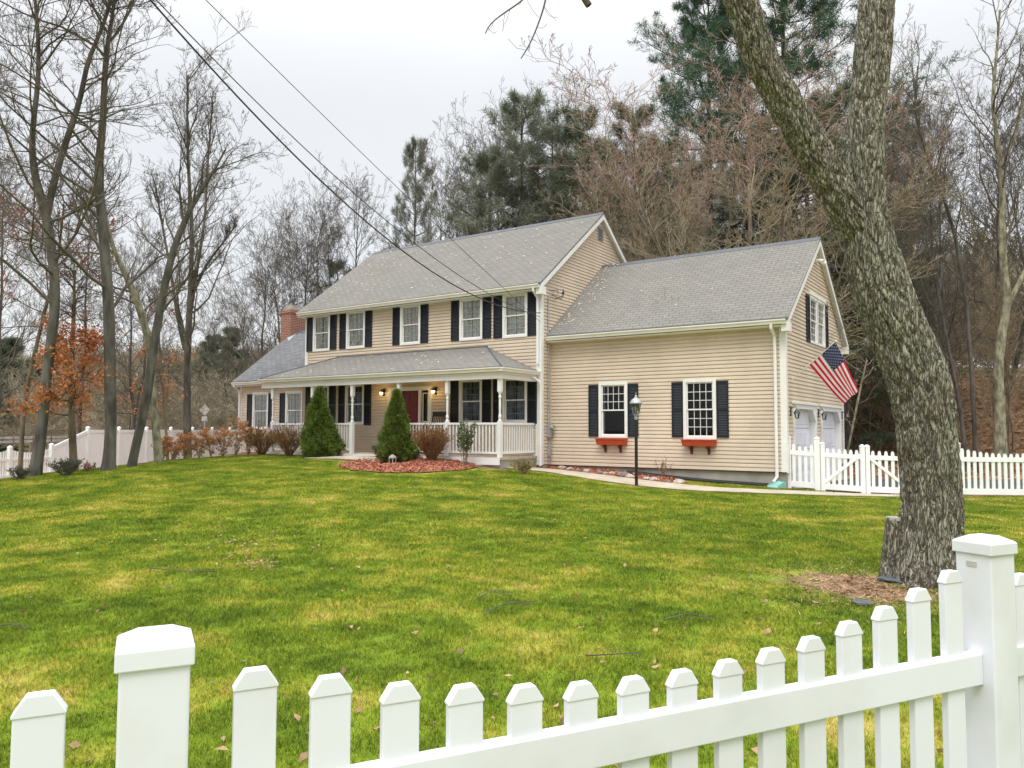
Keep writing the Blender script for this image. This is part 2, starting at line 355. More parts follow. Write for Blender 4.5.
def sub(P, R, per, t0, t1, ang, L, k, r, up=.0, wig=.15, lf=lambda t: 1-.55*t, rmul=.6, tip=.2, bias=None):
    """children of polylines P[N,K,3]"""
    N, K, _ = P.shape
    n = N*per
    pi = np.repeat(np.arange(N), per)
    t = t0+(t1-t0)*((np.tile(np.arange(per), N)+r.random(n))/per)
    f = t*(K-1); i = np.minimum(f.astype(int), K-2); a = (f-i)[:, None]
    base = P[pi, i]*(1-a)+P[pi, i+1]*a
    T = nrm(P[pi, i+1]-P[pi, i]); pr = R[pi, i]*(1-a[:, 0])+R[pi, i+1]*a[:, 0]
    rv = nrm(r.normal(size=(n, 3))); perp = nrm(np.cross(T, rv))
    if bias is not None: perp = nrm(perp+np.array(bias))
    an = (ang*(.7+.6*r.random(n)))[:, None]
    D = nrm(np.cos(an)*T+np.sin(an)*perp)
    plen = np.linalg.norm(np.diff(P, axis=1), axis=2).sum(1)[pi]
    ln = L*plen*lf(t)*(.6+.8*r.random(n)) if L > 0 else -L*lf(t)*(.6+.8*r.random(n))
    Q = np.zeros((n, k, 3)); Q[:, 0] = base
    for j in range(1, k):
        D = nrm(D+r.normal(size=(n, 3))*wig+np.array([0, 0, up])/(k-1)*1.5)
        Q[:, j] = Q[:, j-1]+D*(ln/(k-1))[:, None]
    r0 = np.minimum(pr*rmul, ln*.03+.002)
    RR = r0[:, None]*np.linspace(1, tip, k)[None]
    return Q, RR
def spline(pts, rad, step=.35):
    pts = np.array(pts, float); rad = np.array(rad, float)
    L = np.concatenate([[0], np.cumsum(np.linalg.norm(np.diff(pts, axis=0), axis=1))])
    s = np.arange(0, L[-1], step); s = np.append(s, L[-1])
    P = np.stack([np.interp(s, L, pts[:, i]) for i in range(3)], 1); R = np.interp(s, L, rad)
    for _ in range(2):
        P[1:-1] = (P[:-2]+2*P[1:-1]+P[2:])/4
    return P, R
def resamp(P, R, K):
    i = np.linspace(0, len(P)-1, K); a = np.floor(i).astype(int).clip(0, len(P)-2); f = (i-a)[:, None]
    return (P[a]*(1-f)+P[a+1]*f)[None], (R[a]*(1-f[:, 0])+R[a+1]*f[:, 0])[None]
def crown_groups(stems, r, limbs=16, t0=.35, ang=.8, up=.5, L1=.42, n2=7, n3=5, n4=4, L2=.45, L3=.45, L4=.5, thick=.36, minr=.004):
    G = []
    for (P, R) in stems:
        Ps, Rs = resamp(P, R, 24)
        a, ra = sub(Ps, Rs, limbs, t0, 1., ang, L1, 10, r, up=up, wig=.15, rmul=thick, lf=lambda t: 1.15-.75*t)
        a2, ra2 = sub(Ps, Rs, max(5, limbs//2), .72, 1., ang*.6, L1*.55, 10, r, up=up*.6, wig=.15, rmul=.6, lf=lambda t: 1.+0*t)
        a = np.concatenate([a, a2]); ra = np.concatenate([ra, ra2])
        G.append((a, np.maximum(ra, minr), 5))
        b, rb = sub(a, ra, n2, .15, 1., .8, L2, 7, r, up=up*.6, wig=.17)
        G.append((b, np.maximum(rb, minr), 4))
        c, rc = sub(b, rb, n3, .2, 1., .7, L3, 5, r, up=up*.6, wig=.16)
        G.append((c, np.maximum(rc, minr*.9), 3))
        if n4:
            d, rd = sub(c, rc, n4, .2, 1., .7, L4, 4, r, up=up*.5, wig=.18)
            G.append((d, np.maximum(rd, minr*.7), 3))
    return G
def bare_tree(name, stems, label, seed, mt='bark', tw='twig', group=None, cat='tree', leaves=None, **kw):
    """stems: list of (points, radii) in world coordinates; the first one starts at the ground"""
    r = np.random.default_rng(seed)
    st = [spline(p, q) for p, q in stems]
    base = st[0][0][0].copy()
    e = empty(name, base, label, cat, group)
    V, F = tubes([(P[None], R[None], 10) for P, R in st])
    npmesh('trunk', V-base, F, mat[mt], e)
    G = crown_groups(st, r, **kw)
    V, F = tubes(G); npmesh('branches', V-base, F, mat[tw], e)
    if leaves:
        n, lo, hi, mm, sz, cut = leaves
        pts = np.concatenate([g[0].reshape(-1, 3) for g in G[2:]])
        pts = pts[(pts[:, 2] > lo) & (pts[:, 2] < hi)]
        if cut: pts = pts[cut(pts)]
        if len(pts):
            pts = pts[r.integers(0, len(pts), n)]+r.normal(size=(n, 3))*.09
            V, F = leaf_quads(pts, sz, r); npmesh('leaves', V-base, F, mat[mm], e, smooth=False)
    return e
def leaf_quads(pts, sz, r, flat=0., lie=False):
    n = len(pts); a = nrm(r.normal(size=(n, 3))*np.array([1, 1, 1-flat])); b = nrm(np.cross(a, r.normal(size=(n, 3))*np.array([1-flat, 1-flat, 1])+np.array([0, 0, 1e-3])))
    s = sz*(.6+.8*r.random((n, 1)))
    if lie:
        w_ = r.random(n)*6.28; a = np.column_stack([np.cos(w_), np.sin(w_)*.8, np.sin(w_)*.6]); b = np.column_stack([-np.sin(w_), np.cos(w_)*.8, np.cos(w_)*.6])
    mid = nrm(np.cross(a, b))*s*(.22 if not lie else .05)
    V = np.stack([pts-a*s, pts-b*s*.55+mid, pts+a*s, pts+b*s*.55+mid], 1).reshape(-1, 3)
    return V, np.arange(4*n).reshape(n, 4)
def needles(pts, dirs, ln, w, per, r, spread=.7):
    n = len(pts)*per
    p = np.repeat(pts, per, 0)+r.normal(size=(n, 3))*ln*.25; d = nrm(np.repeat(dirs, per, 0)+r.normal(size=(n, 3))*spread)
    s = nrm(np.cross(d, r.normal(size=(n, 3))))*w*.5
    l = ln*(.6+.8*r.random((n, 1)))
    V = np.stack([p-s, p+s, p+s*.3+d*l, p-s*.3+d*l], 1).reshape(-1, 3)
    return V, np.arange(4*n).reshape(n, 4)

# ------------------------------------------------------------ house
HX = empty('house', (0, 0, 0), 'two storey beige clapboard house with grey roofs, navy shutters, front porch and garage wing', 'house')
W_, D_, HE, HR = 10.4, 7.47, 5.39, 8.40
LG, DG, YG, GE, GR = 6.95, 6.79, .53, 3.86, 6.61
XW, WE, WR, WY = -14.21, 2.91, 5.22, 2.75
def frame(o, u, n): return Matrix(((u[0], n[0], 0, o[0]), (u[1], n[1], 0, o[1]), (0, 0, 1, o[2]), (0, 0, 0, 1)))
F_MAIN = frame((0, 0, 0), (1, 0), (0, -1))          # a = X , out = -Y
F_GAR = frame((0, YG, 0), (1, 0), (0, -1))
F_GAB = frame((LG, 0, 0), (0, 1), (1, 0))           # a = Y , out = +X
F_MGB = frame((0, 0, 0), (0, 1), (1, 0))
F_LFT = frame((-W_, 0, 0), (0, 1), (-1, 0))
F_WLF = frame((XW, 0, 0), (0, 1), (-1, 0))
CH = .1035
def siding(T, z0, z1, rf, holes=(), name='siding_wall'):
    mb = MB(T); z = z0
    while z < z1-1e-4:
        h = min(CH, z1-z); zt = z+h
        prof = [(z, .001), (z+.001, .028), (z+h*.60, .022), (z+h*.80, .005), (zt, .002)]
        cuts = sorted((a, b) for a, b, c, d in holes if c < z+h*.5 < d)
        segs = []; L = None
        l0, r0 = rf(z+h*.5); cur = l0
        for a, b in cuts:
            if a > cur: segs.append((cur, min(a, r0)))
            cur = max(cur, b)
        if cur < r0: segs.append((cur, r0))
        for a, b in segs:
            if b-a < .01: continue
            for (za, oa), (zb, ob) in zip(prof[:-1], prof[1:]):
                la, ra = rf(za); lb, rb = rf(zb)
                xa0 = la if a == l0 else a; xa1 = ra if b == r0 else b; xb0 = lb if a == l0 else a; xb1 = rb if b == r0 else b
                if xb1 < xb0: xb0 = xb1 = (xb0+xb1)/2
                mb.quad((xa0, oa, za), (xa1, oa, za), (xb1, ob, zb), (xb0, ob, zb))
        z = zt
    return mb.build(name, mat['siding'], HX, recalc=False)
def gable(l, r, ze, zr):
    mid = (l+r)/2
    def f(z):
        if z <= ze: return l, r
        t = min(1, (z-ze)/(zr-ze)); return l+(mid-l)*t, r+(mid-r)*t
    return f
win_main = [(-9.99, -9.08, 3.90, 5.27), (-8.24, -7.30, 3.90, 5.27), (-5.64, -4.73, 3.88, 5.26), (-3.08, -2.16, 3.87, 5.25), (-1.39, -.47, 3.85, 5.23)]
win_low = [(-9.99, -9.08, 1.20, 2.66), (-8.24, -7.30, 1.20, 2.66), (-3.08, -2.16, 1.22, 2.66), (-1.39, -.47, 1.24, 2.66)]
win_wing = [(-13.43, -12.47, 1.02, 2.48), (-11.46, -10.50, 1.02, 2.48)]
win_gar = [(1.66, 2.58, .82, 2.42), (4.24, 5.16, .80, 2.42)]
CAS = .085
def hole(w): return (w[0]+CAS*.6, w[1]-CAS*.6, w[2]+CAS*.6, w[3]-CAS*.6)
DOOR = (-6.15, -4.21, .30, 2.46)
siding(F_MAIN, .27, 5.33, lambda z: (-W_, 0), [hole(w) for w in win_main+win_low]+[(DOOR[0]+.05, DOOR[1]-.05, 0, DOOR[3]-.05)])
siding(F_MAIN, .02, 2.86, lambda z: (XW, -W_), [hole(w) for w in win_wing])
siding(F_GAR, 0, 3.78, lambda z: (0.02, LG), [hole(w) for w in win_gar])
GW = (3.02, 4.86, 3.50, 4.88)
GD = [(1.16, 3.52), (4.2, 6.75)]
siding(F_GAB, 0, GR-.1, gable(YG, YG+DG, GE-.1, GR-.1), [(3.1, 4.78, 3.56, 4.82)]+[(a+.06, b-.06, -1, 1.68) for a, b in GD])
siding(F_MGB, .02, HR-.1, gable(0, D_, HE-.1, HR-.1))
siding(F_LFT, .02, HR-.1, gable(0, D_, HE-.1, HR-.1))
siding(F_WLF, .02, WR-.1, gable(0, WY*2, WE-.1, WR-.1))
mb = MB(); mb.box(XW, -W_, WY*2-.05, WY*2, 0, WE); mb.box(-W_, 0, D_-.05, D_, 0, HE); mb.box(0, LG, YG+DG-.05, YG+DG, -.6, GE)
mb.build('back_wall', mat['siding'], HX)
mb = MB(); mb.box(XW+.03, -W_+.03, .03, WY*2-.03, -1.2, .02); mb.box(-W_+.03, -.03, .03, D_-.03, -1.2, .02)
mb.box(.03, LG-.2, YG+.03, YG+DG-.03, -1.2, -.0)
for a, b in [(YG+.03, GD[0][0]+.05), (GD[0][1]-.05, GD[1][0]+.05), (GD[1][1]-.05, YG+DG-.03)]: mb.box(LG-.2, LG-.03, a, b, -1.2, -.001)
mb.build('foundation', mat['concrete'], HX)
mb = MB(F_GAR); mb.box(0, LG, .0, .035, -.02, -.002); mb.build('starter_strip', mat['black'], HX)

def window(T, w, zc='lace', grid=(4, 3), lower=True, gm='muntin', mb_par=HX):
    a0, a1, z0, z1 = w
    o_ = MB(T)                                         # casing
    c = CAS
    o_.box(a0, a0+c, -.02, .045, z0, z1); o_.box(a1-c, a1, -.02, .045, z0, z1)
    o_.box(a0+c, a1-c, -.02, .047, z1-c, z1); o_.box(a0+c, a1-c, -.02, .055, z0, z0+c*.8)
    win = o_.build('window', mat['white'], mb_par)
    ia0, ia1, iz0, iz1 = a0+c, a1-c, z0+c*.8, z1-c
    mid = (iz0+iz1)/2
    s = .035
    for k, (b0, b1, out) in enumerate([(mid-.02, iz1, .012), (iz0, mid+.02, -.012)]):
        sm = MB(T)
        sm.box(ia0, ia0+s, out-.02, out, b0, b1); sm.box(ia1-s, ia1, out-.02, out, b0, b1)
        sm.box(ia0+s, ia1-s, out-.02, out, b0, b0+s); sm.box(ia0+s, ia1-s, out-.02, out, b1-s, b1)
        sa = sm.build('sash', mat['white'], win)
        if grid and (k == 0 or lower):
            sm = MB(T)
            nx, ny = grid; x0, x1, y0, y1 = ia0+s, ia1-s, b0+s, b1-s
            for i in range(1, nx): x = x0+(x1-x0)*i/nx; sm.box(x-.009, x+.009, out-.016, out-.004, y0, y1)
            for j in range(1, ny): y = y0+(y1-y0)*j/ny; sm.box(x0, x1, out-.0155, out-.0045, y-.009, y+.009)
            sm.build('grille', mat[gm], win)
        g = MB(T); g.quad((ia0+s, out-.009, b0+s), (ia1-s, out-.009, b0+s), (ia1-s, out-.009, b1-s), (ia0+s, out-.009, b1-s))
        g.build('glass', mat['glass' if zc == 'lace' else 'darkglass'], win, recalc=False)
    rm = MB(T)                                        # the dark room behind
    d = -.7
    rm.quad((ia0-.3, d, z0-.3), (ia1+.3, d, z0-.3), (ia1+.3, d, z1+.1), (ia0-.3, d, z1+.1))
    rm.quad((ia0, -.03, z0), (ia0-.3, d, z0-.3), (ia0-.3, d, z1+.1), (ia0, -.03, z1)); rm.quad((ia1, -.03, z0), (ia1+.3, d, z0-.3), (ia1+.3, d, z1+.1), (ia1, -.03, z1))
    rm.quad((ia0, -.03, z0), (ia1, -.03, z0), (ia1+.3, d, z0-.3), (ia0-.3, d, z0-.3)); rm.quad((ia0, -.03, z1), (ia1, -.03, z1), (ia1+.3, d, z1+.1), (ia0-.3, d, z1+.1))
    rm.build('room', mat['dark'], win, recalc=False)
    if zc:
        cm = MB(T); mt_, spans = {'lace': (mat['lace'], [(0, .49), (.51, 1)]), 'blue': (mat['bluecurt'], [(0, .42), (.55, 1)]), 'slit': (mat['lace'], [(.04, .10)])}[zc]
        for s0, s1 in spans:
            n = 26; pr = None
            for i in range(n+1):
                t = s0+(s1-s0)*i/n; x = ia0+(ia1-ia0)*t; y = -.05+.012*math.sin(i*2.2)
                if pr: cm.quad((pr[0], pr[1], iz0), (x, y, iz0), (x, y, iz1), (pr[0], pr[1], iz1))
                pr = (x, y)
        cm.build('curtain', mt_, win, recalc=False)
    return win
def shutter(T, a0, a1, z0, z1):
    s = MB(T); f = .045
    s.box(a0, a0+f, .022, .052, z0, z1); s.box(a1-f, a1, .022, .052, z0, z1)
    zm = (z0+z1)/2
    for b0, b1 in ((z0, z0+.06), (zm-.035, zm+.035), (z1-.06, z1)): s.box(a0+f, a1-f, .022, .052, b0, b1)
    s.box(a0+f, a1-f, .022, .030, z0+.06, z1-.06)
    for lo, hi in ((z0+.06, zm-.035), (zm+.035, z1-.06)):
        n = int((hi-lo)/.042)
        for i in range(n):
            z = lo+(hi-lo)*(i+.5)/n
            s.add([(a0+f, .030, z+.020), (a1-f, .030, z+.020), (a1-f, .048, z-.012), (a0+f, .048, z-.012), (a0+f, .030, z-.018), (a1-f, .030, z-.018)], [(0, 1, 2, 3), (3, 2, 5, 4)])
    return s.build('shutter', mat['shutter'], HX)
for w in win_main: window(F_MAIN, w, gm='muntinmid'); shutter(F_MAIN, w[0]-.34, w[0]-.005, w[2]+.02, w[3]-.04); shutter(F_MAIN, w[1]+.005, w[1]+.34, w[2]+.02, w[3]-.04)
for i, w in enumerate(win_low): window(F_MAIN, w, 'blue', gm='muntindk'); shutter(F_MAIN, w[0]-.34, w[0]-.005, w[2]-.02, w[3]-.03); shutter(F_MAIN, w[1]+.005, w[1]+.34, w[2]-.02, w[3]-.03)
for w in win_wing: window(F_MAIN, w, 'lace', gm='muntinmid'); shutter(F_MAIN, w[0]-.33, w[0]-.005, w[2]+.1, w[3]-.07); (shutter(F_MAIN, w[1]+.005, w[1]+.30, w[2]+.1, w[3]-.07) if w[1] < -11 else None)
window(F_GAR, win_gar[0], 'slit', lower=False)['label'] = 'garage wing window with its lower sash raised and no grid below'
window(F_GAR, win_gar[1], None)
for a, b in ((1.33, 1.655), (2.585, 2.91), (3.91, 4.235), (5.165, 5.49)): shutter(F_GAR, a, b, .85, 2.35)
window(F_GAB, (3.02, 3.96, 3.50, 4.86), None); window(F_GAB, (3.93, 4.86, 3.501, 4.861), 'lace')
mbx = MB(F_GAB); mbx.box(2.96, 4.92, .0, .07, 4.862, 4.95); mbx.build('window_head_trim', mat['white'], HX)
shutter(F_GAB, 2.62, 3.01, 3.5, 4.82); shutter(F_GAB, 4.87, 5.25, 3.5, 4.82)
# window boxes
for a, b in ((1.68, 2.56), (4.27, 5.15)):
    bx = MB(F_GAR)
    bx.hexa([(a, .03, .62), (b, .03, .62), (b, .21, .62), (a, .21, .62)], [(a-.02, .03, .795), (b+.02, .03, .795), (b+.02, .25, .795), (a-.02, .25, .795)])
    bx.box(a-.03, b+.03, .24, .262, .77, .80)
    wb = bx.build('window_box', mat['redwood'], HX, bevel=.004)
    for x in (a+.2, b-.2):
        br = MB(F_GAR); br.add([(x-.03, .022, .615), (x-.03, .19, .615), (x-.03, .19, .57), (x-.03, .07, .50), (x-.03, .07, .42), (x-.03, .022, .40)]+[(x+.03, .022, .615), (x+.03, .19, .615), (x+.03, .19, .57), (x+.03, .07, .50), (x+.03, .07, .42), (x+.03, .022, .40)],
               [(0, 1, 2, 3, 4, 5), (11, 10, 9, 8, 7, 6)]+[(i, i+6, (i+1) % 6+6, (i+1) % 6) for i in range(6)]); br.build('bracket', mat['maroon'], wb)
# roofs ------------------------------------------------
def gable_roof(x0, x1, y0, yr, y1, ze, zr, mt, name='roof', thick=.14, rake=True):
    """planes: (y0,ze)-(yr,zr)-(y1,ze)"""
    r_ = MB(); e = .03
    for ya, s in ((y0, 1), (y1, -1)):
        a = [(x0-e, ya-s*e*1.2, ze-.03), (x1+e, ya-s*e*1.2, ze-.03), (x1+e, yr, zr-.002), (x0-e, yr, zr-.002)]
        r_.hexa(a, [(x, y, z+.035) for x, y, z in a])
    ro = r_.build(name, mt, HX)
    f = MB()
    for ya, s in ((y0, 1), (y1, -1)):
        a = [(x0, ya, ze-thick), (x1, ya, ze-thick), (x1, yr, zr-thick), (x0, yr, zr-thick)]
        f.hexa(a, [(x, y, z+thick-.034) for x, y, z in a])
    if rake:
        for x in (x0-.022, x1):
            for ya, s in ((y0, 1), (y1, -1)):
                a = [(x, ya-s*.0, ze-.20), (x+.022, ya, ze-.20), (x+.022, yr, zr-.20), (x, yr, zr-.20)]
                f.hexa(a, [(q[0], q[1], q[2]+.164) for q in a])
        for x in (x0, x1-.001):   # boxed eave return
            pass
    f.build('rake_board', mat['white'], ro)
    de = MB(); de.box(x0-e, x1+e, y0-.052, y0-.038, ze-.05, ze-.003); de.build('drip_edge', mat['slateflat'], ro)
    c = MB(); c.hexa([(x0-e, yr-.14, zr-.075), (x1+e, yr-.14, zr-.075), (x1+e, yr, zr+.045), (x0-e, yr, zr+.045)], [(x0-e, yr-.14, zr-.06), (x1+e, yr-.14, zr-.06), (x1+e, yr, zr+.06), (x0-e, yr, zr+.06)])
    c.hexa([(x0-e, yr+.14, zr-.075), (x1+e, yr+.14, zr-.075), (x1+e, yr, zr+.045), (x0-e, yr, zr+.045)], [(x0-e, yr+.14, zr-.06), (x1+e, yr+.14, zr-.06), (x1+e, yr, zr+.06), (x0-e, yr, zr+.06)])
    c.build('ridge_cap', mat['slateflat'], ro)
    return ro
og, oe = .143, .276
gable_roof(-W_-og, og, -oe, D_/2, D_+oe, HE, HR, mat['shingle'])
gable_roof(.0, LG+og, YG-oe, YG+DG/2, YG+DG+oe, GE, GR, mat['shingle'])
gable_roof(XW-og, -W_, -oe, WY, WY*2+oe, WE, WR, mat['slate'])
def gutter(x0, x1, y, z, name='gutter', Tm=None):
    g = MB(Tm); pr = [(0, 0), (0, -.115), (-.075, -.115), (-.085, -.07), (-.115, -.03), (-.115, 0), (-.105, 0), (-.075, -.075), (-.012, -.1), (-.012, 0)]
    vs = [(x, y+p, z+q) for x in (x0, x1) for p, q in pr]; n = len(pr)
    g.add(vs, [tuple(range(n)), tuple(range(2*n-1, n-1, -1))]+[(i, (i+1) % n, n+(i+1) % n, n+i) for i in range(n)])
    return g.build(name, mat['gutter'], HX)
gutter(-W_-og, og-.02, -oe, HE-.035); gutter(.03, LG+og-.02, YG-oe, GE-.035); gutter(XW-og, -10.6, -oe, WE-.035)
sf = MB()   # soffits and fascia under the eaves
sf.box(-W_-og, og, -oe-.001, 0.0, HE-.20, HE-.165); sf.box(0.03, LG+og, YG-oe, YG, GE-.20, GE-.165); sf.box(XW-og, -W_, -oe, 0, WE-.2, WE-.165)
sf.build('soffit', mat['white'], HX)
er = MB()
for (x, y0, y1, z) in ((0, -oe-.01, .0, HE), (LG, YG-oe-.01, YG, GE), (LG, YG+DG, YG+DG+oe+.01, GE), (0, D_, D_+oe, HE)):
    er.box(x-.01, x+og+.03, y0, y1, z-.33, z-.10)
er.build('eave_return', mat['white'], HX)
cb = MB()   # corner boards
for x0, x1, y0, y1, z0, z1 in ((-.17, .028, -.028, -.002, 0, HE-.2), (.002, .028, -.002, .10, 0, HE-.2), (-W_-.02, -W_+.12, -.028, -.002, 2.9, HE-.2), (XW-.02, XW+.1, -.03, -.002, 0, WE-.2),
        (LG-.13, LG+.028, YG-.028, YG-.002, -.02, GE-.2), (LG+.002, LG+.028, YG-.002, YG+.12, -.02, GE-.2), (LG+.002, LG+.028, YG+DG-.12, YG+DG+.02, -.3, GE-.2)):
    cb = MB(); cb.box(x0, x1, y0, y1, z0, z1); cb.build('corner_board', mat['white'], HX)
ip = MB(); ip.box(.002, .05, YG-.05, YG-.002, 0, GE-.2); ip.build('inside_corner_post', mat['siding'], HX)
def spout(pts, name='downspout'):
    s = MB(); s.tube(pts, .042, 8); return s.build(name, mat['white'], HX)
spout([(-.08, -oe-.06, HE-.13), (-.08, -oe-.05, HE-.22), (-.08, -.08, HE-.42), (-.08, -.07, 3.0)])
spout([(-.13, -.30, 2.76), (-.13, -.30, 2.62), (.02, -.12, 2.45), (.03, -.08, 2.3), (.03, -.08, -.02)])
spout([(6.70, YG-oe-.06, GE-.13), (6.70, YG-oe-.05, GE-.24), (6.72, YG-.09, GE-.42), (6.72, YG-.08, -.12), (6.68, YG-.28, -.25)])
spout([(XW+.0, -oe-.06, WE-.13), (XW+.0, -oe-.05, WE-.2), (XW+.03, -.09, WE-.38), (XW+.03, -.09, 0)])
# vents, meter, conduit
v = MB(F_MGB); v.box(3.56, 3.92, .02, .05, 7.5, 7.95)
for i in range(9): z = 7.54+i*.045; v.add([(3.59, .05, z), (3.89, .05, z), (3.89, .075, z-.03), (3.59, .075, z-.03)], [(0, 1, 2, 3)])
v.build('gable_vent', mat['grey'], HX)
fl = MB(F_GAB); fl.box(3.86, 3.98, .02, .06, 5.92, 6.04)
for s in (-1, 1): fl.tube([(3.92, .05, 5.97), (3.92+s*.1, .14, 5.95)], .02, 6); fl.tube([(3.92+s*.1, .12, 5.97), (3.92+s*.14, .26, 5.90)], [.04, .07], 10)
fl.build('flood_light', mat['white'], HX)
mt_ = MB(F_MGB); mt_.box(.26, .46, .02, .12, .82, 1.22); mt_.tube([(.36, .10, 1.12), (.36, .22, 1.12)], .075, 14); mt_.box(.30, .42, .02, .10, .25, .62)
mt_.tube([(.36, .05, .0), (.36, .05, .85)], .02, 8); mt_.build('electric_meter', mat['grey'], HX, bevel=.005)
cn = MB(F_MGB); cn.tube([(.33, .045, 1.2), (.33, .045, 5.0)], .022, 8); cn.tube([(.33, .05, 5.0), (.42, .08, 5.15), (.55, .09, 5.22)], .022, 8); cn.build('conduit', mat['grey'], HX)
mh = MB(F_MGB); mh.tube([(.5, .02, 5.28), (.62, .20, 5.30), (.62, .22, 5.18)], .012, 6); mh.tube([(.75, .02, 5.05), (.78, .30, 5.12), (.78, .30, 5.34)], .014, 6); mh.tube([(.5, .05, 5.15), (.72, .28, 5.02), (.8, .30, 5.30)], .013, 6)
mh.lathe([(.03, -.04), (.045, 0), (.03, .04)], (.78, .30, 5.22), 8); mh.build('wire_bracket', mat['black'], HX)
# chimney
ch = MB(); ch.box(-14.72, -14.08, 2.3, 3.3, -.5, 6.08); ch.box(-14.75, -14.05, 2.27, 3.33, 6.0, 6.14); cho = ch.build('chimney', mat['brick'], HX)
cc = MB(); cc.box(-14.66, -14.14, 2.36, 3.24, 6.14, 6.22); cc.box(-14.58, -14.22, 2.45, 2.8, 6.22, 6.38); cc.build('chimney_cap', mat['concrete'], cho)
fc = MB(); fc.hexa([(-14.04, 2.1, 4.70), (-13.9, 2.1, 4.70), (-13.9, 3.3, 5.25), (-14.04, 3.3, 5.25)], [(-14.06, 2.1, 4.9), (-14.05, 2.1, 4.9), (-14.05, 3.3, 5.45), (-14.06, 3.3, 5.45)]); fc.build('flashing', mat['grey'], cho)
# porch
PX0, PX1, PY, PE, PT = -10.57, -.11, -1.91, 2.80, 3.62
pr = MB(); t = .035
A, B, C_, D2, E2, G2 = (PX0, PY, PE), (PX1, PY, PE), (PX1, 0, PE), (PX1-1.9, 0, PT), (PX0+1.9, 0, PT), (PX0, 0, PE)
for f in ((A, B, D2, E2), (B, C_, D2), (A, E2, G2)):
    n = len(f); lo = [(x, y-.003, z-.03) for x, y, z in f]; up_ = [(x, y-.003, z+.012) for x, y, z in f]
    pr.add(lo+up_, [tuple(range(n)), tuple(range(2*n-1, n-1, -1))]+[(i, (i+1) % n, n+(i+1) % n, n+i) for i in range(n)])
proof = pr.build('porch_roof', mat['shingle'], HX)
hc = MB()
hc.tube([(B[0], B[1], B[2]+.02), (D2[0], D2[1], D2[2]+.02)], .028, 6); hc.tube([(A[0], A[1], A[2]+.02), (E2[0], E2[1], E2[2]+.02)], .028, 6)
hc.box(E2[0], D2[0], -.05, -.024, PT-.01, PT+.03); hc.build('ridge_cap', mat['slateflat'], proof)
gutter(PX0, PX1+.08, PY, PE-.02)
g2 = gutter(-PY*0+.02, -PY+.1, 0, PE-.02, Tm=Matrix(((0, -1, 0, PX1), (-1, 0, 0, 0), (0, 0, 1, 0), (0, 0, 0, 1))))
bm_ = MB()
bm_.box(PX0+.05, PX1-.03, PY+.01, PY+.03, 2.60, 2.785); bm_.box(PX0+.06, PX1-.045, -1.88, -1.68, 2.47, 2.62)
bm_.box(PX1-.03, PX1-.01, PY+.01, -.03, 2.60, 2.785); bm_.box(PX1-.23, PX1-.045, -1.68, -.03, 2.471, 2.62)
bm_.box(PX0+.05, PX0+.07, PY+.03, -.03, 2.60, 2.785)
bm_.build('porch_beam', mat['white'], HX)
cl = MB(); cl.box(PX0+.07, PX1-.03, PY+.03, -.03, 2.62, 2.66); cl.build('porch_ceiling', mat['white'], HX)
fl = MB(); fl.box(-10.15, -.12, -1.93, -.001, .20, .27); fl.build('porch_floor', mat['walk'], HX)
pb = MB(); pb.box(-10.1, -.15, -1.88, -.02, -.4, .20); pb.build('porch_base', mat['concrete'], HX)
wskirt = MB(); wskirt.box(-10.14, -.13, -1.945, -1.931, .06, .26); wskirt.build('porch_skirt', mat['white'], HX)
def post(x, y):
    p = MB(); s = .055
    p.box(x-s, x+s, y-s, y+s, .27, 1.28); p.box(x-s, x+s, y-s, y+s, 2.1, 2.47)
    p.lathe([(.05, 0), (.052, .03), (.03, .06), (.045, .10), (.047, .14), (.03, .2), (.036, .45), (.032, .62), (.048, .68), (.03, .72), (.05, .79), (.05, .82)], (x, y, 1.28), 12)
    return p.build('porch_post', mat['white'], HX)
PXS = (-9.99, -7.94, -6.06, -4.04, -2.13, -.24)
for x in PXS: post(x, -1.78)
def rail(p, q):
    p, q = Vector(p), Vector(q); L = (q-p).length; u = (q-p)/L; n = Vector((-u.y, u.x, 0))
    T = Matrix(((u.x, n.x, 0, p.x), (u.y, n.y, 0, p.y), (0, 0, 1, 0), (0, 0, 0, 1)))
    r_ = MB(T); r_.box(0, L, -.035, .035, 1.18, 1.24); r_.box(0, L, -.025, .025, .36, .42)
    n_ = int(L/.115)
    for i in range(n_): x = L*(i+.5)/n_; r_.box(x-.018, x+.018, -.018, .018, .42, 1.18)
    return r_.build('porch_railing', mat['white'], HX)
for a, b in ((0, 1), (1, 2), (3, 4), (4, 5)): rail((PXS[a]+.055, -1.78), (PXS[b]-.055, -1.78))
rail((-.24, -1.725), (-.24, -.03)); rail((-9.99, -1.725), (-9.99, -.03))
st = MB(); st.box(-6.0, -4.1, -2.35, -1.95, -.3, .13); st.build('porch_step', mat['walk'], HX)
